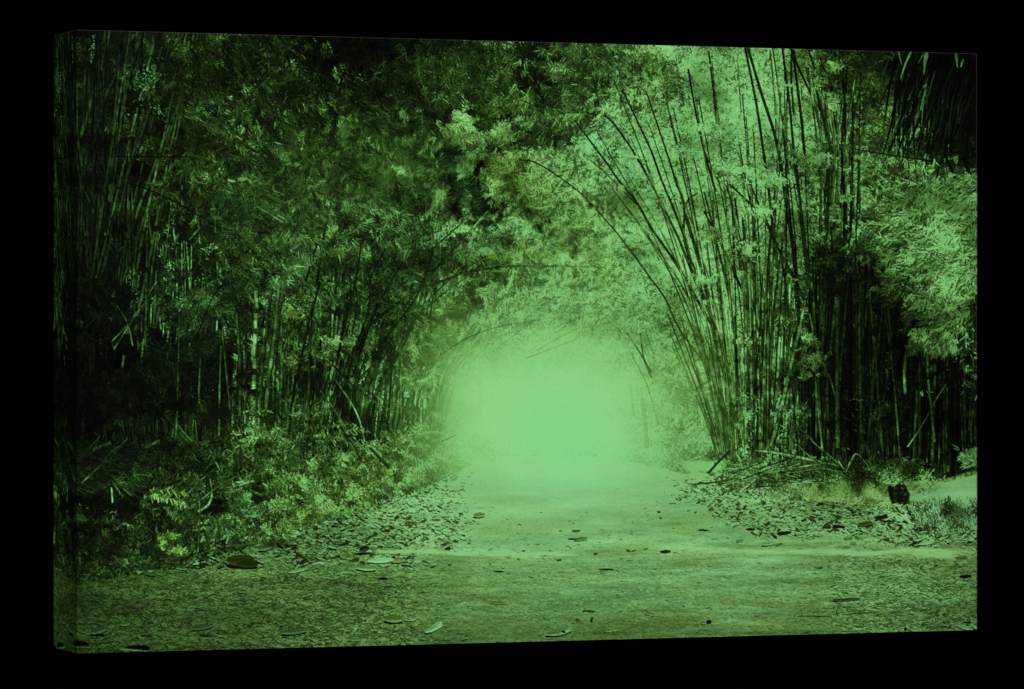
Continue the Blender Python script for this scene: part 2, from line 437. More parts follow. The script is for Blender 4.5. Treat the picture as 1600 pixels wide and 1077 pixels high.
def plumes(n, x0, x1, y0, y1, ang, asp, L0, L1, leaf, w, h, kmin=.5, kmax=1.4, dens=None):
    """feathery branch ends: leaves along both sides of an arching twig, a dark underside and a lit top"""
    xs, ys = scatter(n * 2, x0, x1, y0, y1, dens)
    xs, ys = xs[:n], ys[:n]
    n = len(xs)
    kk = U(kmin, kmax, n) ** 1.2
    o = np.argsort(kk + U(0, .9, n))
    for i in o:
        Lp = U(L0, L1)
        m = int(Lp / 1.15)
        t = np.sort(U(0, 1, m))
        a = np.radians(ang + N(0, asp)) + U(.1, .9) * t
        bow = (1 - t) * Lp * .16
        px = xs[i] + np.cos(a) * Lp * t + N(0, .6, m) * bow
        py = ys[i] + np.sin(a) * Lp * t + N(0, .6, m) * bow
        sd = np.where(np.arange(m) % 2 == 0, 1, -1)
        la = np.degrees(a) + 8 + N(0, 27, m)
        g = np.clip(tone(px, py), 6, 180) * kk[i] * (.75 + .4 * t)
        ll = leaf * (1.15 - .4 * t) * U(.5, 1.25, m)
        leaves(px[::2] + 1.5, py[::2] + 3.0, la[::2], ll[::2], w, g[::2] * .42, h)
        leaves(px, py, la, ll, w, np.clip(g * (1 - .22 * sd * np.cos(a)) * np.exp(N(0, .26, m)), 2, 196), h + N(0, .1, m), .12 * sd)


plumes(190, 270, 690, 50, 330, 50, 40, 34, 74, 11, 1.3, .35)
plumes(70, 330, 620, 280, 500, 40, 45, 30, 60, 10, 1.3, .15)
plumes(110, 790, 1010, 250, 500, 100, 40, 22, 50, 7.5, 1.2, .45)
plumes(60, 560, 800, 400, 580, 60, 40, 24, 46, 8.5, 1.3, .4)
plumes(90, 640, 1060, 60, 190, 95, 35, 30, 56, 11, 1.4, .35)
# arching dark culms left of the tunnel
for pts, w0, w1, g0 in [
    ([(530, 640), (563, 530), (575, 511), (610, 483), (653, 455), (711, 432), (736, 425), (788, 417), (860, 416), (945, 418)], 5.5, 1.4, 9),
    ([(548, 660), (560, 560), (580, 498), (600, 465), (628, 430), (675, 390), (720, 350)], 4.5, 2, 9),
    ([(560, 690), (600, 540), (640, 470), (686, 415), (711, 388), (753, 340), (790, 300)], 4, 2, 14),
    ([(545, 700), (562, 620), (593, 545), (615, 513), (640, 480), (660, 445), (676, 395)], 4.5, 2.2, 10),
    ([(528, 560), (540, 500), (556, 440), (565, 380)], 3.5, 2, 10), ([(520, 620), (572, 500), (580, 435), (602, 390)], 3, 2, 12),
    ([(600, 610), (635, 520), (680, 470), (740, 425)], 3, 1.5, 16), ([(560, 620), (612, 540), (660, 480), (720, 420)], 3, 1.6, 12),
    ([(575, 640), (600, 590), (640, 520), (665, 440)], 4, 2, 12), ([(550, 590), (590, 480), (630, 410)], 3, 2, 8), ([(540, 620), (590, 560), (640, 500), (700, 440), (760, 400)], 2.4, 1.3, 18),
    ([(556, 690), (558, 600), (560, 530)], 5, 4, 10), ([(565, 700), (568, 650), (590, 560), (600, 500)], 4.5, 3, 16),
    ([(627, 690), (626, 600), (624, 530), (622, 480)], 4, 3, 34), ([(690, 590), (740, 545), (800, 520), (850, 512)], 2, 1.2, 60), ([(500, 560), (555, 640), (572, 700), (575, 720)], 2, 2.4, 60),
    ([(555, 600), (590, 620), (640, 640), (655, 655)], 2.5, 2, 22), ([(520, 570), (560, 610), (600, 635), (625, 645)], 2.5, 2, 12), ([(690, 620), (700, 580), (725, 545), (760, 515)], 3, 1.5, 40),
    ([(676, 700), (682, 640), (690, 590), (715, 545)], 4, 2, 40), ([(478, 440), (490, 400), (500, 370)], 3, 2, 12), ([(448, 384), (460, 362), (470, 345)], 3.5, 3, 14), ([(505, 380), (508, 360), (511, 346)], 3.5, 3, 14), ([(495, 445), (505, 400), (535, 350)], 3, 2, 26)]:
    culm(pts, w0, w1, g0, U(-.1, .3), light=.3, node=U(20, 34), hide=.14, g1=g0 + (46 if pts[-1][0] > 700 else 14))
for a in [(728, 285, 34, 42, .22), (750, 325, 46, 22, .4), (715, 250, 22, 16, .45)]:
    pocket(*a)
clump([(728, 285, 26, 30), (740, 310, 30, 20)], 90, 100, 10, 1.8, 6, 34, -.2, fan=55, spread=60)
# bright arching bush in the centre
clump([(722, 200, 26, 22), (745, 195, 24, 16), (705, 215, 16, 14), (770, 205, 22, 16), (795, 215, 16, 12), (735, 220, 20, 14)], 430, 115, 11, 1.9, 96, 186, .55, fan=50, spread=30, outward=.35)
clump([(728, 255, 12, 18), (740, 245, 16, 10), (722, 268, 8, 10)], 90, 120, 11, 1.9, 100, 196, .25, fan=45, spread=25)
clump([(768, 275, 18, 22), (790, 262, 26, 20), (805, 290, 30, 22), (780, 300, 16, 20), (800, 250, 30, 10)], 380, 110, 11, 1.7, 74, 160, .7, fan=50, spread=30, outward=.2)
clump([(700, 255, 8, 8), (706, 262, 6, 6)], 12, 140, 14, 2.6, 30, 70, -.9, fan=40, spread=20)
# dark silhouettes hanging from the top
clump([(838, 110, 20, 34), (850, 140, 26, 24), (830, 85, 26, 20), (815, 130, 16, 24)], 330, 100, 14, 1.8, 3, 16, 0, fan=60, spread=45)
clump([(900, 110, 50, 34), (960, 105, 46, 30), (1000, 130, 40, 30), (930, 80, 70, 14), (890, 150, 40, 26), (870, 180, 44, 24), (980, 150, 40, 18)], 900, 95, 13, 1.6, 12, 52, .3, fan=60, spread=55)
clump([(700, 110, 60, 30), (760, 130, 50, 30), (640, 120, 50, 30), (790, 160, 40, 24), (740, 90, 50, 16), (680, 160, 50, 20)], 760, 90, 14, 1.7, 8, 48, .3, fan=55, spread=55)
clump([(765, 175, 30, 10), (760, 195, 12, 10), (800, 165, 30, 14)], 60, 95, 19, 2.4, 22, 70, .5, fan=50, spread=40)
clump([(840, 215, 34, 14), (880, 205, 30, 14), (905, 190, 26, 12)], 150, 100, 13, 1.7, 14, 60, .4, fan=50, spread=40)
clump([(1040, 130, 34, 40), (1020, 90, 40, 20), (1060, 180, 30, 24), (1010, 165, 40, 20)], 420, 95, 6, 1.2, 30, 90, .5, fan=60, spread=70)
clump([(1250, 150, 40, 60), (1210, 100, 40, 20), (1300, 180, 40, 60), (1280, 100, 40, 20)], 520, 95, 5, 1.2, 34, 110, .5, fan=60, spread=80, k=5)
clump([(1370, 130, 50, 40), (1330, 110, 40, 30), (1390, 180, 40, 40)], 500, 95, 8, 1.3, 8, 56, .5, fan=60, spread=70)
clump([(300 + 1000, 105, 12, 4)], 14, 150, 11, 1.8, 80, 130, .5)

# lit sprays on the right
clump([(1110, 200, 34, 14), (1080, 240, 30, 14), (1140, 215, 30, 16), (1160, 190, 26, 20), (1060, 210, 30, 8)], 260, 60, 9, 1.4, 110, 182, 0, fan=70, spread=70)
clump([(1150, 265, 40, 16), (1190, 250, 30, 20), (1200, 280, 50, 20), (1130, 285, 24, 12)], 320, 60, 9, 1.5, 60, 150, .1, fan=70, spread=70)
clump([(1100, 340, 60, 40), (1160, 360, 40, 50), (1130, 420, 50, 30)], 480, 90, 6, 1.2, 60, 140, .4, fan=80, spread=90, k=5)
clump([(1010, 450, 30, 20), (1000, 490, 34, 14), (1040, 430, 24, 20), (1030, 480, 20, 14), (985, 505, 30, 10)], 330, 110, 7, 1.5, 90, 172, 0, fan=60, spread=50)
clump([(1330, 300, 30, 20), (1350, 320, 40, 24), (1380, 300, 30, 24), (1320, 330, 20, 14)], 300, 110, 10, 1.6, 40, 128, .2, fan=45, spread=45)
clump([(1350, 270, 50, 20), (1400, 260, 40, 20), (1300, 260, 40, 24)], 340, 100, 9, 1.4, 24, 92, .4, fan=50, spread=50)
clump([(1060, 600, 40, 24), (1080, 630, 40, 30), (1040, 640, 24, 30), (1110, 600, 30, 30), (1060, 570, 40, 20), (1100, 560, 30, 20)], 620, 100, 9, 1.4, 52, 128, .5, fan=55, spread=60)
clump([(1125, 530, 30, 20), (1140, 500, 24, 24), (1120, 640, 16, 20)], 160, 100, 9, 1.4, 50, 122, .6, fan=55, spread=70)
plumes(80, 1010, 1260, 180, 420, 150, 40, 22, 44, 6.5, 1.2, .3, .8, 1.35)
plumes(40, 1290, 1420, 250, 350, 130, 30, 26, 46, 8.5, 1.4, .3, .7, 1.5)
plumes(50, 1020, 1150, 500, 650, 110, 50, 20, 38, 7.5, 1.2, .5, .7, 1.3)
# ------------------------------------------------------------- 5 culms, right
x, y = scatter(9500, 930, 1300, 70, 520, lambda x, y: np.clip((x - 940) / 120, 0, 1) * np.clip((1320 - x) / 100, 0, 1) * (noise(x, y, 50, 44, 71) > .2))
g = tone(x, y) * np.where(U(0, 1, len(x)) < .45, U(.35, .7, len(x)), U(.9, 1.25, len(x)))
sprays(x, y, 80 + N(0, 60, len(x)), U(4.5, 8, len(x)), 1.5, np.clip(g, 0, 198), N(.25, .2, len(x)), 4)
for i in range(40):
    x0 = U(1125, 1250)
    yc = U(430, 720)
    hl = U(10, 45)
    culm([(x0 - 2, yc + hl), (x0 + 2, yc - hl)], U(1.5, 5), U(1.5, 4), U(90, 165), .05, node=400, cyl=.1, hide=.35)
for pts, w0, w1, g0 in [
    ([(1158, 725), (1120, 600), (1065, 520), (1038, 465), (1015, 433), (980, 385), (950, 348), (908, 303), (878, 280), (838, 255), (812, 250)], 2.6, 1.3, 26),
    ([(1155, 725), (1140, 600), (1123, 530), (1100, 488), (1078, 448), (1050, 403), (1018, 357), (995, 317), (965, 280), (950, 258), (920, 218), (898, 188)], 5, 2.0, 26),
    ([(995, 320), (975, 300), (945, 270), (922, 250)], 2, 1.2, 40),
    ([(1158, 725), (1150, 640), (1130, 560), (1106, 483), (1088, 443), (1073, 405), (1058, 368), (1033, 318), (1010, 273), (988, 235), (960, 195), (944, 180)], 4.5, 2.4, 22),
    ([(1160, 725), (1145, 620), (1116, 505), (1100, 470), (1080, 420), (1070, 375), (1053, 328), (1033, 280), (1018, 238), (995, 188), (972, 140)], 4.5, 2.2, 20),
    ([(1105, 480), (1085, 420), (1070, 380), (1068, 320), (1056, 285), (1048, 258), (1033, 213), (1010, 145)], 3.5, 2.0, 22),
    ([(1120, 520), (1100, 440), (1083, 380), (1070, 335), (1075, 313), (1090, 302)], 3, 2, 24),
    ([(1118, 500), (1105, 455), (1090, 395), (1072, 335)], 2.6, 2, 26),
    ([(1118, 300), (1108, 265), (1098, 228), (1085, 165), (1075, 108)], 3.4, 2.6, 18),
    ([(1124, 195), (1118, 160), (1112, 120), (1107, 80)], 3.2, 2.4, 34), ([(1119, 192), (1116, 160), (1113, 130)], 2.4, 2, 40),
    ([(1158, 176), (1156, 150), (1152, 90)], 2, 1.4, 60), ([(1135, 310), (1125, 290), (1112, 262), (1098, 230)], 1.6, 1.4, 50),
    ([(1215, 420), (1200, 290), (1191, 225), (1181, 160), (1164, 75)], 4.4, 3.2, 18),
    ([(1250, 520), (1243, 420), (1230, 330), (1218, 248), (1208, 203), (1190, 148), (1168, 74)], 5.6, 3.8, 20),
    ([(1262, 420), (1247, 290), (1240, 235), (1233, 160), (1222, 74)], 4.4, 3.2, 18), ([(1240, 180), (1236, 120), (1237, 74)], 3, 2.4, 18),
    ([(1258, 250), (1250, 170), (1238, 78)], 4.5, 3.5, 16), ([(1300, 240), (1285, 180), (1265, 143), (1245, 100), (1240, 78)], 4, 2.6, 18),
    ([(1213, 210), (1210, 150), (1203, 78)], 2.4, 2, 40), ([(1222, 190), (1215, 130), (1207, 74)], 2, 2, 40), ([(1288, 110), (1276, 74)], 3, 2.4, 30), ([(1272, 108), (1262, 74)], 3, 2.4, 22),
    ([(1140, 288), (1190, 338), (1210, 378), (1235, 425), (1262, 480)], 2.2, 4.5, 26), ([(1172, 288), (1190, 330), (1204, 360)], 2.4, 3, 24),
    ([(1180, 725), (1188, 600), (1193, 530), (1197, 460), (1203, 380), (1212, 290)], 5.4, 3.4, 16),
    ([(1185, 725), (1190, 543), (1165, 468), (1140, 410), (1100, 330)], 4.6, 2.4, 20), ([(1196, 620), (1205, 520), (1215, 430), (1222, 380)], 3, 2, 26),
    ([(1145, 410), (1190, 350), (1243, 288)], 2, 1.6, 34), ([(1060, 500), (1120, 430), (1180, 350), (1196, 330)], 1.6, 1.6, 60), ([(1145, 500), (1163, 460), (1180, 440)], 1.6, 1.4, 40),
    ([(1165, 725), (1150, 560), (1140, 470), (1120, 380), (1100, 300)], 4.6, 2, 24), ([(1150, 725), (1135, 560), (1120, 440)], 4, 2.4, 30), ([(1170, 725), (1167, 580), (1160, 440), (1145, 330), (1135, 290)], 4.4, 2.4, 20),
    ([(1175, 725), (1178, 560), (1160, 400), (1148, 310)], 5, 2.6, 18), ([(1143, 725), (1138, 620), (1118, 540), (1108, 480)], 3.4, 2, 30), ([(1172, 520), (1163, 380), (1160, 340)], 4, 3, 20), ([(1235, 520), (1228, 450), (1220, 400)], 4, 3, 22),
    ([(1105, 640), (1095, 600), (1075, 560)], 3, 2, 60), ([(1020, 580), (1000, 530)], 2, 2, 80), ([(1015, 560), (1006, 520)], 2, 2, 70), ([(1020, 600), (1022, 560), (1010, 522)], 2.4, 2, 60),
    ([(1477, 245), (1495, 285), (1515, 330), (1528, 352)], 4, 7, 6), ([(1505, 245), (1520, 290), (1530, 310)], 5, 9, 5), ([(1463, 282), (1466, 262), (1472, 245)], 2, 3, 6)]:
    culm(pts, w0, w1, g0, U(.2, .6), light=.4, node=U(22, 36), cyl=.4, hide=.08)
culm([(1327, 232), (1400, 244), (1530, 263)], 1.3, 1.8, 14)
for i in range(34):          # long thin stems arching up and over the lane
    xb = U(1125, 1205)
    k_ = (1205 - xb) / 80
    xt = xb - U(0, 60) - 190 * k_ ** 1.5 * U(.5, 1.1) + U(0, 90) * (1 - k_)
    yt = U(90, 330)
    dx_ = xt - xb
    culm([(xb, 730), (xb + dx_ * .12, 600), (xb + dx_ * .32, 480), (xb + dx_ * .62, (480 + yt) / 2), (xt, yt)], U(1.6, 2.8), U(.9, 1.6), U(20, 70), U(.2, .6), light=U(-.5, .5), hide=U(0, .12), node=U(22, 36))
for i in range(12):
    xb = U(1205, 1340)
    xt = xb + U(-60, 30)
    culm([(xb, 720), ((xb + xt) / 2 + 4, 420), (xt, U(80, 260))], U(2, 3.6), U(1.2, 2), U(8, 34), U(.2, .5), light=U(-.5, .5), hide=U(.15, .4), node=U(22, 36))
for i in range(44):          # stems fanning out of the right-hand clump
    xb = U(1118, 1205)
    xt = 1160 + (xb - 1160) * U(1.2, 2.8) - U(0, 45)
    ht = U(180, 430)
    culm([(xb, 738 - abs(xb - 1160) * .1), ((xb * 2 + xt) / 3, 738 - ht * .4), (xt, 738 - ht)], U(1.6, 3.8), U(1, 2), U(14, 62), U(.1, .6), light=U(-.5, .5), hide=U(.05, .35), node=U(20, 34))
for i in range(26):
    xb = U(1280, 1345)
    culm([(xb, U(300, 380)), (xb + U(-8, 8), 230), (xb + (xb - 1310) * .5 + U(-10, 10), U(90, 150))], U(2, 4.5), U(1.4, 3), U(10, 60), U(.1, .5), hide=U(.1, .4), node=U(20, 34))
for i in range(52):          # shaded grove at the right
    xb = U(1255, 1527)
    lean = U(-25, 25) + (1390 - xb) * .08
    culm([(xb, gtop(xb) - U(0, 30)), (xb + lean * .5, 600), (xb + lean * 1.2, U(400, 480))], U(2.5, 7), U(2, 5), 5 + 40 * U(0, 1) ** 2.2, U(.0, .4), light=U(-.7, .7), hide=U(.05, .35), node=U(30, 54), cyl=.5)
for pts, w0, w1, g0 in [
    ([(1198, 705), (1206, 690), (1218, 650), (1233, 583), (1248, 520), (1258, 470)], 7, 4, 70), ([(1200, 700), (1212, 620), (1228, 560), (1240, 500)], 4, 3, 44), ([(1195, 725), (1210, 640), (1225, 560)], 3, 2, 40),
    ([(1264, 490), (1273, 530), (1287, 570), (1296, 590), (1305, 620)], 3, 2, 62), ([(1309, 700), (1308, 600), (1308, 520), (1310, 470)], 7, 6, 40), ([(1286, 710), (1278, 640), (1274, 590)], 3, 2.4, 46),
    ([(1345, 640), (1343, 540), (1343, 480)], 5, 4, 38), ([(1414, 615), (1413, 570), (1418, 540)], 5, 4, 56), ([(1460, 690), (1455, 640), (1450, 590), (1449, 550)], 4, 3, 50), ([(1520, 640), (1514, 670), (1520, 600)], 4, 3, 36),
    ([(1418, 698), (1440, 665), (1462, 625), (1478, 600)], 1.8, 1.2, 60), ([(1360, 720), (1368, 680), (1385, 600), (1392, 520)], 4, 3, 30), ([(1400, 630), (1450, 590), (1500, 565), (1530, 550)], 4, 5, 6), ([(1490, 540), (1510, 524)], 1.5, 1, 100),
    ([(1230, 655), (1260, 680), (1290, 712)], 4, 3, 34), ([(1220, 690), (1245, 670), (1262, 660)], 3, 2, 30)]:
    culm(pts, w0, w1, g0, U(0, .3), light=-.2, node=U(26, 40), cyl=.45, hide=.08)

clump([(1110, 200, 34, 12), (1080, 240, 26, 10), (1140, 215, 26, 12)], 60, 60, 9, 1.4, 110, 182, .1, fan=70, spread=70)
clump([(1110, 370, 22, 16), (1165, 395, 20, 18), (1100, 440, 20, 14), (1190, 330, 24, 14)], 90, 95, 7, 1.3, 70, 150, .3, fan=80, spread=80)
clump([(1150, 265, 40, 14), (1200, 280, 40, 14), (1270, 250, 40, 16)], 110, 60, 8, 1.4, 60, 150, .2, fan=70, spread=70)
# overhanging bush at the right edge
clump([(1450, 320, 50, 34), (1500, 310, 34, 34), (1420, 340, 34, 24), (1490, 360, 40, 40), (1440, 370, 36, 26), (1520, 400, 24, 50)], 900, 125, 12, 2.0, 66, 176, .2, fan=42, spread=28, under=.2)
clump([(1410, 400, 24, 12), (1450, 410, 40, 20), (1490, 430, 40, 26), (1400, 440, 16, 20), (1430, 460, 28, 18), (1470, 470, 34, 24), (1440, 485, 22, 16)], 620, 125, 12, 2.1, 60, 178, .25, fan=40, spread=25, under=.2)
clump([(1425, 545, 12, 10), (1440, 530, 16, 14), (1460, 520, 24, 24), (1480, 500, 24, 24), (1460, 548, 22, 8), (1480, 540, 16, 12)], 300, 115, 12, 2.1, 56, 168, .35, fan=40, spread=28, under=.2)
clump([(1385, 360, 24, 14), (1392, 400, 12, 12), (1375, 330, 16, 14), (1380, 395, 14, 10)], 150, 125, 11, 1.7, 40, 110, .6, fan=42, spread=28)
clump([(1270, 560, 22, 16), (1262, 530, 16, 14), (1258, 585, 14, 8)], 70, 70, 10, 1.6, 26, 92, .4, fan=50, spread=60)
plumes(120, 1395, 1530, 285, 500, 135, 22, 24, 44, 11, 1.7, .3, .75, 1.4, lambda x, y: (x > 1390 + np.maximum(0, y - 430) * .4) & (y < 500))
glints(1510, 540, 12, 16, 30, 90, 8)
glints(1520, 590, 5, 12, 16, 110, 8)
glints(1513, 600, 5, 4, 14, 120, 8)
glints(1445, 614, 6, 4, 10, 120, 8, 60)
glints(1335, 650, 14, 12, 40, 60, 3, 30, -.3)
glints(1340, 625, 5, 4, 12, 110, 4)
glints(1363, 650, 10, 3, 10, 80)
glints(1318, 700, 4, 2, 8, 120, 6, 10)
glints(1515, 712, 10, 8, 34, 175, 12, 160)
clump([(1505, 715, 12, 4), (1520, 708, 8, 6), (1515, 725, 10, 5)], 16, 190, 13, 4.6, 120, 180, .1, fan=60, k=5)

# palm-like dark fronds, top right
n = 84
x = U(1400, 1530, n)
y = U(70, 170, n)
leaves(x, y, U(92, 116, n), U(70, 140, n), U(2.5, 6, n), U(1, 8, n), -.8, U(-.12, .02, n), rib=.5)
n = 46
x = U(1400, 1530, n)
leaves(x, U(85, 210, n), U(94, 116, n), U(40, 90, n), U(2, 4, n), U(4, 22, n), -.9, U(-.1, .04, n), rib=.6)
for a in [(1424, 80, 118, 48, 3.2, 150), (1449, 80, 106, 38, 6, 165), (1443, 84, 120, 18, 2, 120), (1494, 82, 92, 24, 5, 165), (1505, 92, 108, 14, 3.4, 150), (1404, 80, 84, 22, 2.2, 120), (1392, 86, 116, 60, 1.6, 50), (1450, 118, 104, 80, 3.2, 52), (1447, 140, 112, 34, 2.4, 90), (1462, 110, 112, 40, 1.2, 60), (1447, 132, 130, 8, 2.4, 110)]:
    leaves(np.array([a[0]]), a[1], a[2], a[3], a[4], a[5], -.5, -.12 if a[3] > 20 else 0)

# fern fronds and dangling leaves on the left
def frond(x0, y0, ang, L, g, h, bend=.4, pin=15, side=1.0, w=2.0, n=26):
    n = max(9, int(L / 3.6))
    t = np.linspace(0, 1, n)
    a = np.radians(ang) + bend * t
    st = L / n
    xs = x0 + np.cumsum(np.cos(a)) * st
    ys = y0 + np.cumsum(np.sin(a)) * st
    culm([(xs[0], ys[0]), (xs[n // 2], ys[n // 2]), (xs[-1], ys[-1])], 1.4, .8, g * .7)
    pl = pin * np.sin(np.pi * (t * .88 + .1)) ** .7
    for s in (-1, 1):
        leaves(xs, ys, np.degrees(a) + s * (56 - 18 * t) + N(0, 12, n), pl * U(.6, 1.15, n) * (1 if s > 0 else side * .8), w * U(.6, 1.1, n), g * U(.3, 1.35, n), h + N(0, .15, n), (.2 if s > 0 else -.05) + N(0, .08, n))


for a in [(400, 392, -20, 90, 70, .2, .5, 16), (408, 374, -8, 100, 84, .2, .35, 13), (420, 386, 0, 80, 76, -.3, .4, 15), (350, 310, 10, 100, 66, -.2, .2, 12), (345, 305, 2, 110, 60, -.1, .25, 10),
          (460, 470, 10, 60, 60, -.1, .5, 10), (420, 452, 15, 80, 58, 0, .5, 11), (330, 440, -28, 50, 54, -.6, .2, 11), (268, 472, -22, 80, 60, -.8, .1, 9), (300, 430, 160, 80, 36, -.4, -.3, 14),
          (250, 440, 20, 60, 50, -.6, .3, 10), (180, 445, 190, 70, 30, -.2, -.3, 10), (110, 445, 0, 80, 30, -.3, .2, 9), (360, 440, 0, 70, 44, -.5, .5, 14), (380, 430, 60, 60, 46, -.4, .1, 14),
          (210, 500, 150, 60, 22, -.3, -.3, 14), (300, 560, 120, 60, 22, -.2, .2, 16), (340, 560, 60, 70, 26, 0, .2, 16), (260, 540, 140, 60, 20, -.3, -.2, 16), (330, 470, 30, 60, 26, -.1, .5, 16), (300, 510, 40, 80, 24, 0, .4, 16),
          (370, 510, 60, 60, 28, .3, .4, 14), (390, 560, 75, 60, 40, .3, .2, 14)]:
    frond(*a)
clump([(280, 560, 70, 50), (330, 580, 50, 40), (240, 600, 50, 40), (330, 540, 40, 40), (190, 600, 50, 40), (140, 620, 50, 40)], 520, 90, 13, 2.4, 4, 22, -.1, fan=60, spread=80)
clump([(340, 480, 50, 26), (370, 450, 40, 20), (300, 490, 40, 30), (380, 500, 30, 30)], 260, 80, 13, 2.2, 10, 44, 0, fan=50, spread=60)
clump([(150, 460, 60, 20), (160, 500, 60, 30), (120, 540, 40, 30)], 160, 90, 14, 3, 5, 28, -.3, fan=50, spread=60)
glints(175, 58 + 440, 3, 3, 4, 100, 5)
glints(122, 502, 5, 2, 10, 110, 4)
glints(132, 580, 2, 2, 4, 120, 3)
glints(355, 145, 1, 1, 1, 90, 5)
leaves(np.array([413., 372, 174, 174, 97, 356]), np.array([128., 280, 288, 300, 300, 282]), np.array([80., 0, 80, 95, 90, 10]), np.array([9., 14, 14, 16, 10, 12]), np.array([8., 5, 9, 7, 5, 3]), np.array([60., 110, 62, 66, 50, 120]), -.2, blunt=True)
leaves(np.array([370.]), 386, 90, 16, 9, 62, .5, blunt=True)
for p in [[(174, 700 - 165), (200, 507), (213, 487)], [(178, 300 + 246), (214, 490), (225, 475)], [(183, 477), (200, 505), (208, 540)], [(228, 466), (245, 440)], [(296, 375), (313, 355)], [(398, 320), (442, 347)],
          [(200, 286), (240, 300), (290, 325), (345, 358)], [(180, 245), (300, 246)], [(195, 177), (225, 178), (262, 185)], [(305, 535), (330, 470), (352, 440)]]:
    dk = p[0][1] in (286, 245, 177) or p[0] == (305, 535)
    culm(p, 1.3, 1.6, 6 if dk else 88, -.1)

# ------------------------------------------------------------- 7 ground
ug = np.clip((PY - np.interp(PX, GX, GY) + (fbm(PX, PY, 18, 9, 5, 3) - .5) * 16) / 5, 0, 1)
lowx = noise(PX, PY, 90, 9, 21)
n_a = noise(PX, PY, 34, 3.0, 22)
n_b = noise(PX, PY, 10, 1.7, 23)
n_c = noise(PX, PY, 3.2, 1.3, 24)
n_d = noise(PX, PY, 1.5, 1.1, 27)
amp = np.interp(PX, [80, 500, 760, 1000, 1350, 1530], [1.4, 1.15, .7, .65, .8, 1.2]) * np.interp(PY, [720, 800, 900, 1020], [.25, .6, 1, 1.15])
gr = T * (1 + amp * (.30 * (lowx - .5) + .26 * (n_a - .5) + .30 * (n_b - .5) + .26 * (n_c - .5) + .2 * (n_d - .5)))
# bands of sunlight lying across the path
G[:] = G * (1 - ug) + gr * ug
H[:] = H * (1 - ug) + ((noise(PX, PY, 70, 16, 25) - .45) * .7 + .34 - .3 * np.clip((T - 120) / 60, 0, 1)) * ug
del n_a, n_b, n_c, n_d, lowx, amp, gr, ug

def gd(x, y):
    return np.where(y > gtop(x) + 2, 1.0, 0) * np.where((x > 700) & (x < 1250), .28, 1) * np.interp(y, [720, 800, 900, 1000], [.2, .6, .9, 1])


x, y = scatter(42000, 84, 1528, 720, 1022, gd)      # straw and chips
per = np.interp(y, [720, 860, 1020], [.35, .7, 1.15])
tg_ = tone(x, y)
lt = U(0, 1, len(x)) < .52
mid = np.where((x > 650) & (x < 1300), .45, 1.0)
g = tg_ * (1 + mid * np.where(lt, U(.05, .55, len(x)), -U(.1, .65, len(x))))
leaves(x, y, N(0, 26, len(x)) + 180 * (U(0, 1, len(x)) < .5), U(3, 11, len(x)) * per * (.5 + .5 * mid), U(.6, 1.5, len(x)) * per, np.clip(g, 6, 190), hue_at(x, y) * .3 + N(.3, .2, len(x)), U(-.2, .2, len(x)))
x, y = scatter(4600, 84, 1528, 760, 1022, lambda x, y: gd(x, y) * np.where((x > 650) & (x < 1300), .55, 1))
per = np.interp(y, [720, 860, 1020], [.4, .75, 1.25])
leaves(x, y, N(0, 12, len(x)), U(4, 14, len(x)) * per, U(.8, 1.8, len(x)) * per, tone(x, y) * U(.4, .85, len(x)), N(.3, .2, len(x)), U(-.1, .1, len(x)))


def litter(n, x0, x1, fy0, fy1, L0, L1, glo, ghi, dark=.5):
    x = U(x0, x1, n)
    y = np.array([U(fy0(a), fy1(a)) for a in x])
    y = y + N(0, 4, n)
    keep = U(0, 1, n) < np.clip(np.minimum(x - x0, x1 - x) / 50 + .12, 0, 1)
    if x1 > 1500:
        keep = U(0, 1, n) < np.clip((x - x0) / 70 + .1, 0, 1)
    x, y = x[keep], y[keep]
    o = np.argsort(y)
    x, y = x[o], y[o]
    n = len(x)
    L = (L0 + (L1 - L0) * U(0, 1, n) ** 2.6) * np.interp(y, [740, 900], [.5, .9])
    w = L * U(.18, .45, n)
    a = N(0, 20, n) + 180 * (U(0, 1, n) < .5)
    g = tone(x, y) * U(.75, 1.45, n)
    for i0 in range(0, n, 60):
        s = slice(i0, i0 + 60)
        k = len(x[s])
        leaves(x[s] + U(-2, 2, k), y[s] + w[s] * .45, a[s] + N(0, 6, k), L[s] * 1.05, w[s] * .8, tone(x[s], y[s]) * U(.06, .7, k), .3, U(-.2, .2, k), blunt=True)
        isd = U(0, 1, k) < dark
        leaves(x[s], y[s], a[s], L[s], w[s], np.where(isd, g[s] * .3, g[s]), np.where(isd, .9, N(-.05, .2, k)), U(-.35, .35, k), rib=.2, blunt=U(0, 1) < .4)


litter(1700, 430, 745, lambda a: gtop(a) + 4, lambda a: np.interp(a, [430, 700, 745], [868, 866, 832]) + 13 * math.sin(a / 23.) + 8 * math.sin(a / 9.), 5, 15, 74, 132, .3)
litter(120, 470, 700, lambda a: 830, lambda a: 880, 9, 20, 80, 150, .3)
litter(120, 380, 520, lambda a: gtop(a) + 2, lambda a: 866, 7, 16, 80, 160, .25)
litter(70, 230, 460, lambda a: 870, lambda a: 886, 8, 20, 80, 165, .25)
litter(2200, 1050, 1529, lambda a: np.interp(a, [1050, 1150, 1529], [748, 764, 796]), lambda a: np.interp(a, [1050, 1150, 1400, 1529], [775, 826, 842, 850]) + 9 * math.sin(a / 31.) + 6 * math.sin(a / 11.), 5, 16, 84, 160, .28)
litter(90, 1250, 1529, lambda a: 800, lambda a: 836, 10, 22, 80, 140, .45)
litter(240, 1040, 1260, lambda a: 738, lambda a: 775, 6, 16, 100, 180, .25)
litter(60, 1000, 1240, lambda a: 744, lambda a: 800, 5, 12, 130, 175, .35)
litter(70, 700, 1060, lambda a: 800, lambda a: 900, 4, 10, 110, 160, .5)

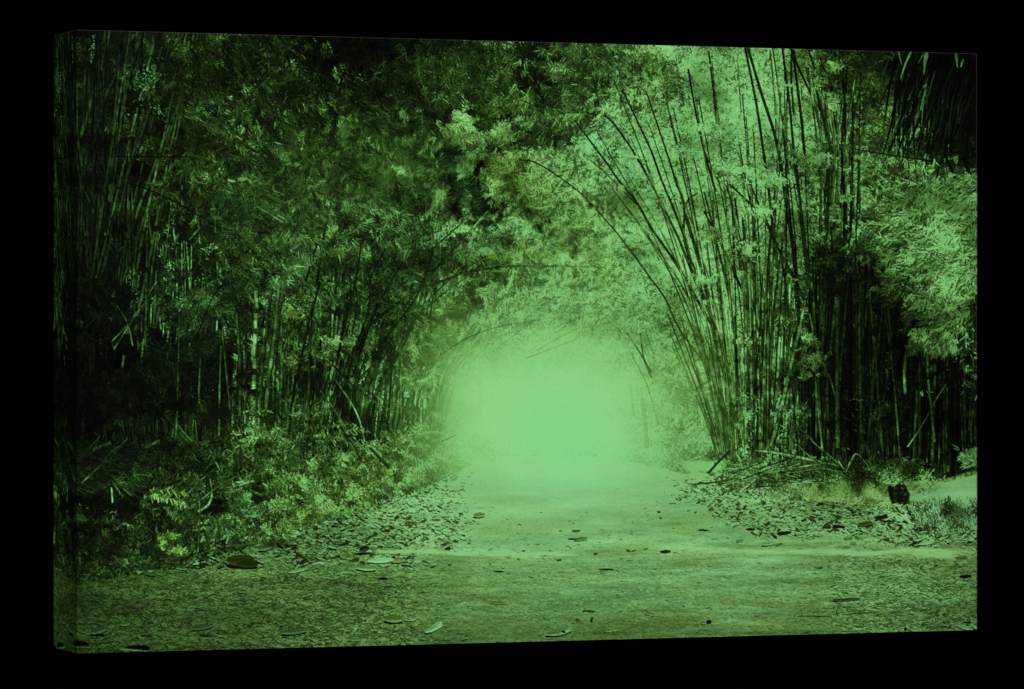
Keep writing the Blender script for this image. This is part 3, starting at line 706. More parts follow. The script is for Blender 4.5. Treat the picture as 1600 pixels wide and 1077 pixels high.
# single leaves lying on the path
def leaf1(x, y, ang, L, w, g, h=0, sh=True, curv=0.0, blunt=True):
    if sh:
        leaves(np.array([x - 1.]), y + w * .5, ang, L, w * .55, 12, .3, curv, blunt=True)
    leaves(np.array([float(x)]), y, ang, L, w, g, h, curv, rib=.25, blunt=blunt)


leaf1(664, 987, -22, 30, 8, 185, -.1)
leaf1(672, 984, -35, 22, 8, 178, -.1, False)
leaf1(853, 990, -4, 42, 9, 130, .1, True, -.12)
leaf1(873, 989, -28, 22, 7, 142, .1, False)
leaves(np.array([877.]), 986, 15, 7, 3, 12, .3, blunt=True)
leaf1(600, 966, 2, 30, 11, 100, .7)
leaf1(584, 974, -35, 16, 7, 96, .3, False)
for a in [(355, 876, -2, 43, 17, 40, 1.15), (370, 881, 0, 34, 11, 34, 1.2), (201, 892, -80, 30, 15, 60, -.1), (222, 890, 20, 22, 8, 70, 0), (388, 850, -30, 24, 8, 84, 0), (404, 858, -15, 26, 9, 78, 0), (322, 862, 30, 26, 8, 92, 0), (264, 884, 10, 30, 5, 92, 0), (300, 880, -10, 22, 6, 150, 0)]:
    leaf1(*a[:5], a[5], a[6])
for a in [(694, 864, -45, 13, 8, 14, .8), (562, 858, -5, 15, 9, 16, .8), (554, 866, -4, 28, 4, 14, .5), (592, 904, 0, 14, 4, 8, .3), (612, 876, -5, 20, 8, 90, .9), (575, 876, -3, 40, 8, 168, -.1), (556, 886, 4, 32, 8, 120, .1),
          (1031, 862, -2, 17, 5, 10, .4), (927, 866, -10, 7, 3, 30, .6), (935, 889, 2, 24, 3, 26, .5), (898, 843, -8, 20, 5, 96, .9), (893, 830, -4, 14, 4, 50, .6), (887, 842, 2, 14, 3, 30, .4), (1090, 828, 2, 17, 3, 18, .3),
          (1213, 834, -6, 24, 6, 22, .6), (1165, 827, 0, 15, 4, 20, .6), (1300, 822, 4, 20, 5, 16, .5), (1340, 819, -6, 24, 6, 52, .8), (1366, 809, -4, 22, 6, 20, .6), (1428, 828, -8, 32, 7, 22, .6), (1492, 872, -6, 19, 6, 24, .6),
          (1498, 901, -4, 20, 5, 10, .4), (1328, 848, 2, 10, 4, 60, 1.2), (1190, 850, -6, 22, 6, 160, -.1), (1212, 852, -16, 12, 3, 90, .4), (1435, 777 + 73, -8, 22, 5, 158, -.1), (1275, 887, 0, 10, 3, 10, .4), (1273, 885, 2, 8, 2, 150, 0),
          (1103, 973, -20, 9, 6, 10, .3), (1095, 972, 10, 9, 4, 130, 0), (1008, 958, 8, 16, 4, 128, 0), (770, 893, 0, 18, 2.4, 14, .3), (766, 941, 2, 24, 4, 110, .9), (910, 954, 2, 20, 2.4, 60, .9), (835, 957, 30, 6, 3, 150, 0), (923, 972, -70, 9, 3, 34, .3),
          (945, 986, -6, 22, 3, 150, .4), (740, 805, -4, 18, 7, 108, .8), (632, 818, -3, 20, 5, 60, .9), (586, 784, 0, 19, 5, 150, -.2), (440, 988, -6, 40, 9, 84, .1), (300, 982, -10, 34, 8, 74, .1), (312, 993, 2, 22, 4, 30, .5), (545, 999, 0, 20, 4, 100, 0),
          (142, 988, -15, 26, 10, 62, -.2), (147, 992, 2, 18, 4, 5, .3), (188, 975, -5, 16, 6, 82, 0), (168, 979, -5, 10, 4, 84, 0), (450, 894, -12, 30, 5, 130, 0), (1496, 976, 20, 20, 5, 160, -.1), (1505, 972, 4, 12, 3, 10, .3), (1520, 978, 20, 10, 4, 150, -.1),
          (195, 1013, 0, 40, 10, 3, .2), (110, 1004, 5, 30, 8, 5, .2), (1508, 986, 0, 24, 4, 3, .2), (1413, 985, -60, 6, 4, 3, .2), (432, 970, 30, 12, 5, 90, 0), (1150, 845, 0, 10, 3, 110, .2), (1315, 960, -4, 60, 1.6, 50, .3), (1240, 962, 1, 60, 1.6, 50, .3), (1300, 938, -4, 44, 4, 62, .3)]:
    leaf1(*a[:5], a[5], a[6], a[5] > 50)
leaves(np.array([187.]), 1014, 4, 44, 3, 110, -.1)

# sunlit clearing and stump at the right
d = np.clip((PX - 1412) / 30, 0, 1) * np.clip((PY - np.interp(PX, [1412, 1440, 1527], [768, 757, 737]) + (noise(PX, PY, 8, 6, 40) - .5) * 6) / 4, 0, 1) * np.clip((np.interp(PX, [1412, 1450, 1527], [786, 790, 784]) - PY + (noise(PX, PY, 7, 9, 41) - .5) * 16) / 6, 0, 1)
G[:] = G * (1 - d) + (176 + 60 * (fbm(PX, PY, 7, 3, 42, 3) - .5)) * d
H[:] = H * (1 - d) + .05 * d
d = np.clip((PX - 1062) / 20, 0, 1) * np.clip((1140 - PX) / 20, 0, 1) * np.clip(1.2 - np.abs(PY - 729 + (PX - 1100) * .02) / 9, 0, 1)
G[:] = G * (1 - d) + 182 * d
del d
culm([(1470, 752), (1500, 744), (1530, 736)], 5, 7, 130, .7, node=200, cyl=.2)
def weeds(n, x0, x1, f0, f1, glo, ghi, h, L=6, w=1.4, ang=-90, sp=45, seed=3):
    x = U(x0, x1, n)
    y = np.array([U(f0(a), f1(a)) for a in x])
    x = x + N(0, 9, n)
    y = np.minimum(y + N(0, 5, n), gtop(x) + (90 if x0 > 1300 else 34))
    g = (glo + (ghi - glo) * U(0, 1, n)) * np.clip(shade(x, y, seed, .9, 20), .35, 2)
    o = np.argsort(y + U(0, 10, n))
    leaves(x[o], y[o], ang + N(0, sp, n), U(.5, 1.3, n) * L, U(.7, 1.3, n) * w, np.clip(g[o], 3, 190), h + N(0, .25, n), U(-.3, .3, n))


weeds(1000, 1440, 1530, lambda a: np.interp(a, [1430, 1460, 1530], [806, 786, 790]), lambda a: np.interp(a, [1430, 1530], [812, 816]), 24, 92, -.3, 8, 1.3, sp=30)
weeds(700, 1430, 1530, lambda a: 800, lambda a: 830, 20, 86, -.2, 7, 1.3, sp=50)
weeds(3200, 1200, 1400, lambda a: 735, lambda a: 788, 60, 150, .35, 5, 1.4, sp=60)
weeds(900, 1260, 1400, lambda a: 762, lambda a: 786, 120, 178, .9, 4.5, 1.5, sp=80)
weeds(800, 1395, 1450, lambda a: 745, lambda a: 762, 100, 170, .3, 5, 1.4, sp=70)
weeds(1500, 1200, 1440, lambda a: 722, lambda a: 748, 20, 80, .2, 7, 1.4, sp=70)
weeds(1200, 1130, 1230, lambda a: 722, lambda a: 762, 24, 90, .3, 9, 1.3, ang=0, sp=60)
# stump
d = np.clip((1.15 - np.maximum(np.abs(PX - 1404 - (PY - 770) * .25) / 15, np.abs(PY - 772) / 15) ** 2 + (fbm(PX, PY, 7, 7, 44, 3) - .5) * 1.6) * 3, 0, 1)
G[:] = G * (1 - d) + (60 * fbm(PX, PY, 5, 5, 45, 3) ** 2 + 60 * np.clip(fbm(PX, PY, 4, 3, 46, 2) - .62, 0, 1) * 3 + 2) * d
H[:] = H * (1 - d) + .5 * d
# branches and cut culms heaped at the foot of the right clump
for p in [([(1180, 703), (1215, 707), (1250, 714), (1290, 722)], 3.5, 5, 92), ([(1290, 722), (1312, 728), (1330, 738)], 4, 2, 60), ([(1180, 740), (1170, 731), (1140, 725)], 2, 2, 90), ([(1175, 732), (1240, 730), (1290, 722)], 2, 2.4, 90),
          ([(1140, 745), (1165, 728), (1190, 712)], 2.4, 2, 84), ([(1106, 740), (1122, 722), (1140, 704)], 4, 3, 16), ([(1080, 757), (1110, 754), (1150, 748)], 2.6, 2, 34), ([(1240, 752), (1275, 753), (1310, 756)], 3, 2, 120), ([(1290, 732), (1320, 735), (1336, 709), (1352, 722), (1362, 738)], 1.6, 1.6, 90),
          ([(1118, 760), (1150, 752), (1190, 740)], 3, 3, 86), ([(1150, 770), (1165, 760), (1180, 748)], 3, 2, 90), ([(1230, 688), (1200, 700)], 2, 2, 40), ([(1060, 700), (1085, 680), (1105, 668)], 1.6, 1.2, 90), ([(1044, 712), (1055, 700), (1090, 672)], 1.2, 1, 110),
          ([(1232, 680), (1262, 710), (1285, 728)], 1.6, 1.6, 60), ([(1270, 690), (1300, 715), (1316, 730)], 1.6, 1.6, 66), ([(1140, 735), (1210, 716), (1270, 722)], 2, 1.6, 70), ([(1328, 722), (1322, 738)], 2, 1.4, 130), ([(1310, 720), (1318, 732)], 2, 1.4, 130)]:
    culm(p[0], p[1], p[2], p[3], .2, hide=.05)
for i in range(36):
    x0 = U(1120, 1230)
    y0 = U(728, 762)
    a = N(-.25, .5)
    L_ = U(15, 60)
    culm([(x0, y0), (x0 + math.cos(a) * L_, y0 + math.sin(a) * L_ * .6)], U(1, 2.2), U(.8, 1.6), U(14, 110), .2)
glints(1205, 712, 4, 5, 30, 170, 6)
glints(1168, 705, 2, 10, 40, 165, 5)
glints(1157, 712, 1.5, 8, 30, 165, 5)
glints(1222, 665, 3, 25, 40, 140, 6)
glints(1160, 620, 14, 12, 34, 120, 3.5)
glints(1175, 660, 6, 20, 30, 130, 3.5)

# ------------------------------------------------------------- 8 undergrowth, left
weeds(9000, 84, 440, lambda a: 690, lambda a: gtop(a) + 2, 14, 50, .2, 8, 1.9, sp=85)
weeds(7000, 380, 700, lambda a: gtop(a) - 90, lambda a: gtop(a) + 2, 34, 96, .35, 7, 1.4, sp=65)
weeds(3400, 420, 580, lambda a: gtop(a) - 70, lambda a: gtop(a), 50, 124, .8, 6.5, 1.5, sp=60, seed=8)
weeds(900, 455, 505, lambda a: 745, lambda a: 790, 90, 165, .3, 5.5, 1.8, sp=80, seed=12)
weeds(900, 84, 420, lambda a: 720, lambda a: gtop(a), 30, 76, .1, 11, 1.6, sp=70)
weeds(260, 84, 215, lambda a: 700, lambda a: 765, 22, 78, -.3, 26, 1.3, ang=-25, sp=16, seed=5)
weeds(140, 84, 215, lambda a: 700, lambda a: 765, 20, 70, -.2, 26, 1.3, ang=30, sp=16, seed=5)
weeds(900, 120, 400, lambda a: 800, lambda a: gtop(a), 24, 70, .3, 8, 2.6, sp=80, seed=7)
for a in [(232, 768, -12, 60, 160, .9, .6, 13, 1, 2.8), (240, 774, 5, 56, 180, .9, .5, 13, 1, 2.8), (262, 764, 0, 34, 140, .9, .6, 11, 1, 2.8), (222, 776, -4, 40, 150, .9, .3, 10, 1, 2.6), (255, 790, 30, 40, 100, .6, .5, 11, 1, 2.6), (216, 784, 20, 40, 80, .5, .5, 12, 1, 2.4), (520, 680, -30, 60, 92, .7, .9, 11), (500, 690, -12, 60, 88, .6, .6, 12), (545, 690, 200, 60, 92, .7, -.3, 11),
          (560, 665, 190, 44, 86, .7, -.4, 8), (470, 668, -10, 46, 70, .5, .4, 9), (530, 705, 170, 60, 76, .6, .2, 10), (650, 620, -20, 24, 60, .6, .4, 8), (405, 700, -5, 70, 50, .1, .5, 16), (440, 705, 10, 60, 60, 0, .6, 12), (360, 680, 0, 60, 40, -.1, .4, 14)]:
    frond(*a)
for i in range(90):
    fx = U(370, 700)
    fy = gtop(fx) - U(8, 90)
    if fy < 650:
        continue
    frond(fx, fy, U(-40, 10) if U(0, 1) < .6 else U(170, 215), U(18, 44), float(tone(np.array([fx]), np.array([fy]))[0]) * U(.7, 1.7), U(.1, .8), U(.3, 1.0) * (1 if U(0, 1) < .6 else -1), U(5, 9), 1, 1.6)
pocket(335, 790, 30, 14, .2)
pocket(170, 790, 60, 22, .3)
pocket(400, 780, 40, 20, .4)
pocket(140, 850, 60, 30, .4)
pocket(440, 850, 30, 7, .5)
clump([(262, 840, 14, 10), (275, 860, 14, 10), (255, 850, 12, 10), (290, 862, 10, 5)], 44, -60, 7, 3.4, 80, 170, .9, fan=70, spread=60, k=5)
clump([(160, 880, 40, 16), (130, 850, 30, 20), (170, 840, 30, 20)], 50, -60, 9, 4, 14, 46, .3, fan=70, spread=60, k=5)
clump([(490, 730, 30, 20), (470, 760, 30, 20), (520, 770, 24, 16), (560, 740, 30, 14), (600, 735, 30, 12), (440, 790, 20, 16)], 260, -70, 8, 2.4, 40, 116, .6, fan=70, spread=60, k=5)
clump([(486, 765, 14, 16), (498, 780, 12, 10), (476, 750, 10, 10)], 70, -70, 6, 2.2, 100, 190, .3, fan=70, spread=60, k=5)
clump([(375, 778, 24, 12), (400, 800, 40, 20), (350, 830, 40, 20)], 90, -60, 12, 1.8, 20, 70, 0, fan=60, spread=60)
clump([(540, 715, 10, 6), (530, 725, 8, 4)], 8, 30, 12, 7, 90, 140, .5, k=3)
# broken limbs and canes lying in the undergrowth
for p in [([(255, 645), (280, 675), (300, 700), (322, 728)], 6, 5, 44), ([(230, 700), (250, 688)], 4, 3, 60), ([(366, 763), (388, 755), (410, 752)], 3, 10, 104), ([(370, 761), (385, 755), (398, 752)], 1.5, 3, 134), ([(390, 766), (408, 774), (422, 768)], 4, 9, 40), ([(328, 788), (332, 770), (329, 748)], 3, 2.4, 90),
          ([(310, 800), (325, 790), (333, 775)], 4, 3, 80), ([(146, 704), (160, 698), (174, 693)], 6, 5, 96), ([(93, 690), (104, 702)], 6, 5, 80), ([(128, 755), (150, 735), (170, 716)], 1.6, 1.4, 104), ([(97, 722), (108, 740), (116, 752)], 1.6, 1.4, 90), ([(175, 712), (200, 685)], 1.8, 1.4, 76),
          ([(270, 800), (310, 755), (345, 725)], 1.5, 1.4, 82), ([(303, 790), (350, 755), (400, 732)], 1.2, 1.2, 66), ([(340, 738), (355, 715), (368, 685)], 1.6, 1.4, 80), ([(305, 752), (330, 725), (345, 705)], 1.4, 1.2, 60), ([(177, 785), (175, 762)], 3, 2, 110), 
          ([(310, 862), (313, 800), (310, 765)], 1.8, 1.4, 76), ([(355, 850), (358, 830)], 1.6, 1, 90), ([(345, 735), (338, 722)], 2, 2, 80), ([(558, 699), (575, 697), (590, 712), (608, 730)], 2.4, 5, 26), ([(560, 698), (576, 696), (594, 712)], 1, 1, 84),
          ([(522, 640), (540, 675), (560, 707)], 2.6, 3, 60), ([(500, 610), (535, 660), (565, 720)], 1.8, 2, 60), ([(92, 810), (100, 800), (118, 803), (132, 812)], 2, 2, 40), ([(265, 650), (300, 690)], 1.4, 1.2, 60)]:
    culm(p[0], p[1], p[2], p[3], -.05, light=-.5, node=300, hide=.1, cyl=.35, rough=.4)
leaves(np.array([113., 118.]), np.array([810., 806.]), np.array([-10., 20.]), 20, 8, 62, -.3, blunt=True)
glints(120, 793, 9, 2, 12, 100, 4)
glints(180, 800, 7, 6, 16, 90, 6)
glints(125, 790, 3, 1, 4, 140, 3, 0, .9)
glints(275, 715, 12, 2, 14, 90, 5, 10)
glints(280, 745, 8, 2, 10, 150, 6, 10)

# ------------------------------------------------------------- even the tones out to the plan
def lowpass(a, k=26):
    hh, ww = (BH + k - 1) // k, (BW + k - 1) // k
    p = np.pad(a, ((0, hh * k - BH), (0, ww * k - BW)), mode='edge').reshape(hh, k, ww, k).mean((1, 3))
    p = np.pad(p, 1, mode='edge')
    p = (p[:-2] + p[1:-1] * 2 + p[2:]) / 4
    p = (p[:, :-2] + p[:, 1:-1] * 2 + p[:, 2:]) / 4
    fy = np.clip((np.arange(BH) + .5) / k - .5, 0, hh - 1.001)
    fx = np.clip((np.arange(BW) + .5) / k - .5, 0, ww - 1.001)
    iy, ix = fy.astype(int), fx.astype(int)
    ay, ax = (fy - iy)[:, None], (fx - ix)[None]
    r = p[iy] * (1 - ay) + p[np.minimum(iy + 1, hh - 1)] * ay
    return (r[:, ix] * (1 - ax) + r[:, np.minimum(ix + 1, ww - 1)] * ax).astype(np.float32)


for _ in range(2):
    ratio = np.clip((lowpass(T, 60) + 3) / (lowpass(G, 60) + 3), .5, 2.2)
    G *= ratio
    G[:] = np.where(G > 176, 176 + (G - 176) * .4, G)
# soft, hazier masses where the canopy is far off and lit through
def small_blur(a, k):
    c = np.cumsum(np.pad(a, ((k, k), (0, 0)), mode='edge'), 0, dtype=np.float64)
    a = ((c[2 * k:] - c[:-2 * k]) / (2 * k)).astype(np.float32)
    c = np.cumsum(np.pad(a, ((0, 0), (k, k)), mode='edge'), 1, dtype=np.float64)
    return ((c[:, 2 * k:] - c[:, :-2 * k]) / (2 * k)).astype(np.float32)


def win(cx, cy, rx, ry):
    return np.exp(-(((PX - cx) / rx) ** 2 + ((PY - cy) / ry) ** 2) ** 1.3)


sft = 1 - (1 - .55 * win(590, 255, 150, 90)) * (1 - .45 * win(900, 390, 150, 90)) * (1 - .35 * win(690, 500, 80, 80)) * (1 - .3 * win(420, 320, 110, 70)) * (1 - .4 * win(1090, 600, 60, 70))
sft *= .5 + .9 * (fbm(PX, PY, 40, 34, 81, 3) - .1)
sft = np.clip(sft, 0, .7)
G[:] = G * (1 - sft) + small_blur(small_blur(G, 5), 5) * 1.03 * sft
del sft
print('tone ratio', ratio.min(), ratio.mean(), ratio.max())
del ratio

for a in [(1335, 560, 75, 150, .62), (1485, 650, 50, 75, .62), (1300, 420, 45, 60, .7), (130, 600, 45, 90, .65), (260, 580, 90, 60, .8), (150, 300, 60, 200, .75), (560, 85, 70, 22, .7), (840, 115, 24, 34, .75),
          (1480, 165, 75, 85, .6), (1390, 520, 30, 50, .75), (480, 610, 16, 60, .6), (540, 640, 14, 40, .6), (600, 470, 40, 30, .8)]:
    pocket(*a)
for pts, w0, w1, g0 in [
    ([(396, 720), (397, 640), (399, 545), (402, 455)], 6, 7, 112), ([(414, 690), (418, 620), (428, 540), (436, 450)], 6, 6, 98),
    ([(438, 670), (440, 620), (442, 560), (450, 525)], 4, 2, 84), ([(375, 650), (376, 590), (371, 500), (366, 480)], 6, 4, 64),
    ([(406, 650), (412, 560), (425, 450)], 4, 4, 50), ([(385, 690), (386, 600), (384, 470)], 3, 3, 34), ([(452, 660), (462, 600), (480, 520), (500, 440)], 3, 3, 18),
    ([(427, 660), (432, 560), (440, 470)], 3, 3, 40), ([(483, 660), (484, 560), (486, 500)], 5, 4, 40), ([(312, 640), (312, 600), (314, 560)], 4, 2, 90), ([(343, 680), (344, 600), (346, 540)], 2.5, 2, 80),
    ([(360, 640), (352, 560), (348, 520)], 2, 2, 70), ([(276, 680), (278, 620), (281, 500)], 3, 2, 60), ([(228, 540), (230, 420), (231, 330)], 3, 3, 50)]:
    culm(pts, w0, w1, g0, U(-.1, .3), light=-.3, node=U(34, 46), hide=.2, cyl=.45)
weeds(700, 360, 500, lambda a: 640, lambda a: 720, 30, 90, .4, 8, 1.8, sp=80)
# light and shade between the leaf masses (drooping layers)
mass = fbm(PX + PY * .35, PY - PX * .25, 74, 40, 95, 4) - .5
mass += .6 * (fbm(PX + PY * .5, PY, 26, 22, 97, 3) - .5) * (win(1150, 230, 170, 200) + win(1470, 400, 100, 160))
G *= np.exp(mass * 1.25 * (PY < gtop(PX) - 60) * np.clip((gtop(PX) - 60 - PY) / 80, 0, 1))
G[:] = np.where(G > 186, 186 + (G - 186) * .3, G)
del mass
dap = fbm(PX, PY, 120, 16, 91, 4)
G *= 1 + (PY > gtop(PX) + 4) * (dap - .5) * .5 * np.interp(PY, [740, 800, 1020], [.3, .9, .9])
del dap
# bands of sunlight lying across the path
for cy, th, x0, x1, ga, sl in [(864, 3.0, 560, 930, 62, 0), (856, 4.0, 1000, 1530, 54, .012), (872, 3, 1110, 1290, 30, .01), (846, 3, 1180, 1420, 24, -.01), (770, 3.0, 690, 900, 26, -.01), (826, 2.0, 990, 1110, 22, 0), (782, 2.2, 920, 1060, 22, 0), (866, 7, 1400, 1530, 52, .03), (873, 2, 1180, 1290, 22, 0), (875, 4, 560, 640, 50, -.02), (742, 2, 760, 960, 10, 0), (850, 3, 1240, 1400, 26, 0), (797, 3, 880, 1060, 12, 0)]:
    yy = cy + sl * (PX - x0) + (noise(PX, PY, 60, 30, int(cy)) - .5) * 8
    e = np.exp(-((PY - yy) / th) ** 2) * np.clip((PX - x0) / 60, 0, 1) * np.clip((x1 - PX) / 60, 0, 1)
    e = e * (PY > gtop(PX))
    G += (196 - G).clip(0, 200) * (e * ga / 40 * (.35 + 1.0 * noise(PX, PY, 14, 2, 23))).clip(0, .9)

# ------------------------------------------------------------- 9 glowing mist in the tunnel
def blob(cx, cy, rx, ry, p=2.0):
    return np.exp(-(((PX - cx) / rx) ** 2 + ((PY - cy) / ry) ** 2) ** (p / 2))


dy_ = (PY - 648) / np.where(PY < 648, 148, 98)
core = np.exp(-((((PX - 850) / 196) ** 2) ** 2.1 + (dy_ ** 2) ** 1.9))
mist = 1 - (1 - .975 * core) * (1 - .45 * blob(866, 655, 215, 110, 3)) * (1 - .55 * blob(862, 736, 190, 38, 2.4)) \
    * (1 - .24 * blob(860, 470, 130, 60)) * (1 - .36 * blob(1010, 640, 90, 110)) * (1 - .24 * blob(870, 820, 250, 80)) * (1 - .38 * blob(712, 640, 36, 90, 3))
mist = np.clip(mist * (.93 + .16 * fbm(PX, PY, 90, 60, 60, 3)), 0, .985)
mg = 188 + 30 * blob(868, 665, 175, 150, 3) + 14 * (fbm(PX, PY, 70, 50, 61, 4) - .5)
mg = mg - 22 * blob(676, 630, 30, 120)
mh = .45 - .42 * blob(862, 660, 110, 130, 2.4) - .2 * blob(980, 700, 120, 90) - .3 * blob(880, 780, 240, 70)
G[:] = G * (1 - mist) + mg * mist
H[:] = H * (1 - mist) + mh * mist
MISTK = 1 - .8 * mist[::SS, ::SS]
del mist, mg, mh, core, dy_


def veil(pts, w0, w1, k):
    """a stem seen dimly through the mist: it only darkens what is there"""
    c = spline(pts, 400)
    s_ = np.linspace(-1, 1, 7)
    tg = np.gradient(c, axis=0)
    tg /= np.linalg.norm(tg, axis=1)[:, None] + 1e-9
    w = np.linspace(w0, w1, 400)[:, None] * .5
    bx, by = to_buf(c[:, :1] - tg[:, 1:] * s_ * w, c[:, 1:] + tg[:, :1] * s_ * w)
    iy = np.clip(by.ravel().astype(int), 0, BH - 1)
    ix = np.clip(bx.ravel().astype(int), 0, BW - 1)
    q = np.unique(iy * BW + ix)
    kk = 1 - (1 - k) * np.clip(noise(q % BW, q // BW, 40, 40, 5) * 1.6, .3, 1)
    G.reshape(-1)[q] *= kk


for p in [([(688, 555), (735, 526), (790, 508), (850, 499)], 1.6, 1.0, 140), ([(775, 546), (806, 522), (836, 500)], 1.6, 1.2, 150), ([(822, 560), (870, 542), (925, 520)], 1.6, 1.2, 178), ([(838, 548), (880, 524), (905, 512)], 1.6, 1.2, 176),
          ([(966, 512), (990, 560), (1010, 600), (1028, 660)], 1.6, 1.4, 165), ([(1000, 520), (1006, 560), (1018, 590)], 2.4, 2, 118), ([(980, 520), (1002, 555), (1018, 582)], 2.2, 1.8, 110), ([(1010, 700), (1008, 660), (1003, 620)], 7, 5, 172), ([(990, 650), (985, 600)], 4, 3, 188),
          ([(690, 690), (712, 680)], 1.4, 1, 150), ([(714, 660), (722, 650)], 1.4, 1, 190), ([(750, 640), (750, 540)], 1, 1, 200)]:
    veil(p[0], p[1], p[2], p[3] / 205.0)

# the print is a little darker towards its corners
G *= 1 - .10 * np.clip(((PX - 800) / 760) ** 2 + ((PY - 534) / 520) ** 2 - 1.0, 0, 1)


def colourise(g, h, gm):
    g = np.clip(g, 0, 213)
    # printing inks hold back the brightest highlights
    g = np.where(g > 150, 150 + (g - 150) * .985, g)
    l = g / 214.0
    h = np.clip(h, -1.2, 1.5)
    h = h + .06
    h = np.where(h < 0, h * .5, h)
    r = g * (.54 + .09 * l + .08 * h + .05 * np.clip(h - 1.1, 0, 1) + .045 * gm)
    b = g * (.295 + .338 * l - .17 * h * (1.1 - .7 * l) + .055 * gm)
    return np.clip(np.stack([r, g, b], -1), 0, 255)


g = G.reshape(BH // SS, SS, BW // SS, SS).mean((1, 3))
h = H.reshape(BH // SS, SS, BW // SS, SS).mean((1, 3))
gm = np.clip((PY[::SS, ::SS] - gtop(PX[::SS, ::SS])) / 20, 0, 1) * MISTK
gk = np.random.default_rng(77)
grain = gk.normal(0, 1, g.shape)
grain = grain * .6 + (grain + np.roll(grain, 1, 1) + np.roll(grain, 1, 0)) / 3 * .6
g = g * (1 + grain * np.interp(g, [0, 80, 150, 215], [.09, .06, .03, .004])) + gk.normal(0, .8, g.shape)
bl = g
for ax_ in (0, 1):
    bl = (np.roll(bl, 1, ax_) + bl * 2 + np.roll(bl, -1, ax_)) / 4
    bl = (np.roll(bl, 1, ax_) + bl * 2 + np.roll(bl, -1, ax_)) / 4
g = np.clip(g + (g - bl) * .45, 0, 216)
SHEET = colourise(g, h, gm).astype(np.float32)      # sRGB 0-255, rows from the top
del G, H, PX, PY, T
# ---------------------------------------------------------------------------
# THE PLACE: canvas print, black wall behind it, one soft lamp, camera
# ---------------------------------------------------------------------------
S = 0.6                                       # real height of the canvas in metres
CAM_Z = 1.5
SHIFT = (538.5 - CY) / 974.5 * S * 1.02       # the print hangs a little above the lens axis
TOP = CAM_Z + .5 * S + SHIFT
e1 = np.array([DX, DZ]) / math.hypot(DX, DZ)  # along the face, to the right
e2 = np.array([-e1[1], e1[0]])                # from the face into the wall
Wd = math.hypot(DX, DZ) * S
Dp = 0.1441 * S
O = np.array([XL, ZL]) * S                    # near left edge on plan


def wpt(a, d, z):
    """a along the face, d behind the face, z from the top down -> world"""
    return np.stack([O[0] + e1[0] * a + e2[0] * d, O[1] + e1[1] * a + e2[1] * d, TOP - z], -1)


def lin(c):
    c = c / 255.0
    return np.where(c <= .04045, c / 12.92, ((c + .055) / 1.055) ** 2.4)


scene = bpy.context.scene
col = scene.collection


def grid_mesh(name, P, C, mat, parent, flip=False):
    """P (rows, cols, 3) points, C (rows, cols, 3) linear colours; one mesh object with its origin on the thing"""
    base = np.array(parent.location) if parent else np.zeros(3)
    r, c = P.shape[:2]
    me = bpy.data.meshes.new(name)
    idx = np.arange(r * c, dtype=np.int32).reshape(r, c)
    q = np.stack([idx[:-1, :-1], idx[1:, :-1], idx[1:, 1:], idx[:-1, 1:]], -1).reshape(-1, 4)
    if flip:
        q = q[:, ::-1]
    nf = len(q)
    me.vertices.add(r * c)
    me.vertices.foreach_set('co', (P.reshape(-1, 3) - base).astype(np.float32).ravel())
    me.loops.add(nf * 4)
    me.loops.foreach_set('vertex_index', np.ascontiguousarray(q).ravel())
    me.polygons.add(nf)
    me.polygons.foreach_set('loop_start', np.arange(0, nf * 4, 4, dtype=np.int32))
    me.update(calc_edges=True)
    at = me.color_attributes.new('print', 'FLOAT_COLOR', 'POINT')
    rgba = np.ones((r * c, 4), np.float32)
    rgba[:, :3] = C.reshape(-1, 3)
    at.data.foreach_set('color', rgba.ravel())
    me.materials.append(mat)
    o = bpy.data.objects.new(name, me)
    col.objects.link(o)
    if parent:
        o.parent = parent
    return o


def material(name, rough=.8, spec=.0):
    m = bpy.data.materials.new(name)
    m.use_nodes = True
    b = m.node_tree.nodes['Principled BSDF']
    b.inputs['Roughness'].default_value = rough
    b.inputs['Specular IOR Level'].default_value = spec
    return m, m.node_tree, b


# printed canvas: ink colour from the mesh, a woven surface
cm, nt, bs = material('printed_canvas', .75, .02)
at = nt.nodes.new('ShaderNodeAttribute')
at.attribute_name = 'print'
tc = nt.nodes.new('ShaderNodeTexCoord')
w1 = nt.nodes.new('ShaderNodeTexNoise')
w1.inputs['Scale'].default_value = 900
w1.inputs['Detail'].default_value = 1
mr = nt.nodes.new('ShaderNodeMapRange')
mr.inputs['From Min'].default_value = .3
mr.inputs['From Max'].default_value = .7
mr.inputs['To Min'].default_value = .95
mr.inputs['To Max'].default_value = 1.05
mx = nt.nodes.new('ShaderNodeVectorMath')
mx.operation = 'SCALE'
bp = nt.nodes.new('ShaderNodeBump')
bp.inputs['Strength'].default_value = .12
bp.inputs['Distance'].default_value = .0003
nt.links.new(tc.outputs['Object'], w1.inputs['Vector'])
nt.links.new(w1.outputs['Fac'], mr.inputs['Value'])
nt.links.new(at.outputs['Color'], mx.inputs[0])
nt.links.new(mr.outputs['Result'], mx.inputs['Scale'])
nt.links.new(mx.outputs['Vector'], bs.inputs['Base Color'])
nt.links.new(w1.outputs['Fac'], bp.inputs['Height'])
nt.links.new(bp.outputs['Normal'], bs.inputs['Normal'])

root = bpy.data.objects.new('canvas_print', None)
root.empty_display_size = .1
root.location = tuple(wpt(Wd / 2, Dp / 2, S)[:3])
col.objects.link(root)
root['label'] = 'wide gallery-wrapped canvas print of a misty green bamboo lane, on the black wall'
root['category'] = 'canvas print'

LIN = lin(SHEET).astype(np.float32)
RH, RW = LIN.shape[:2]
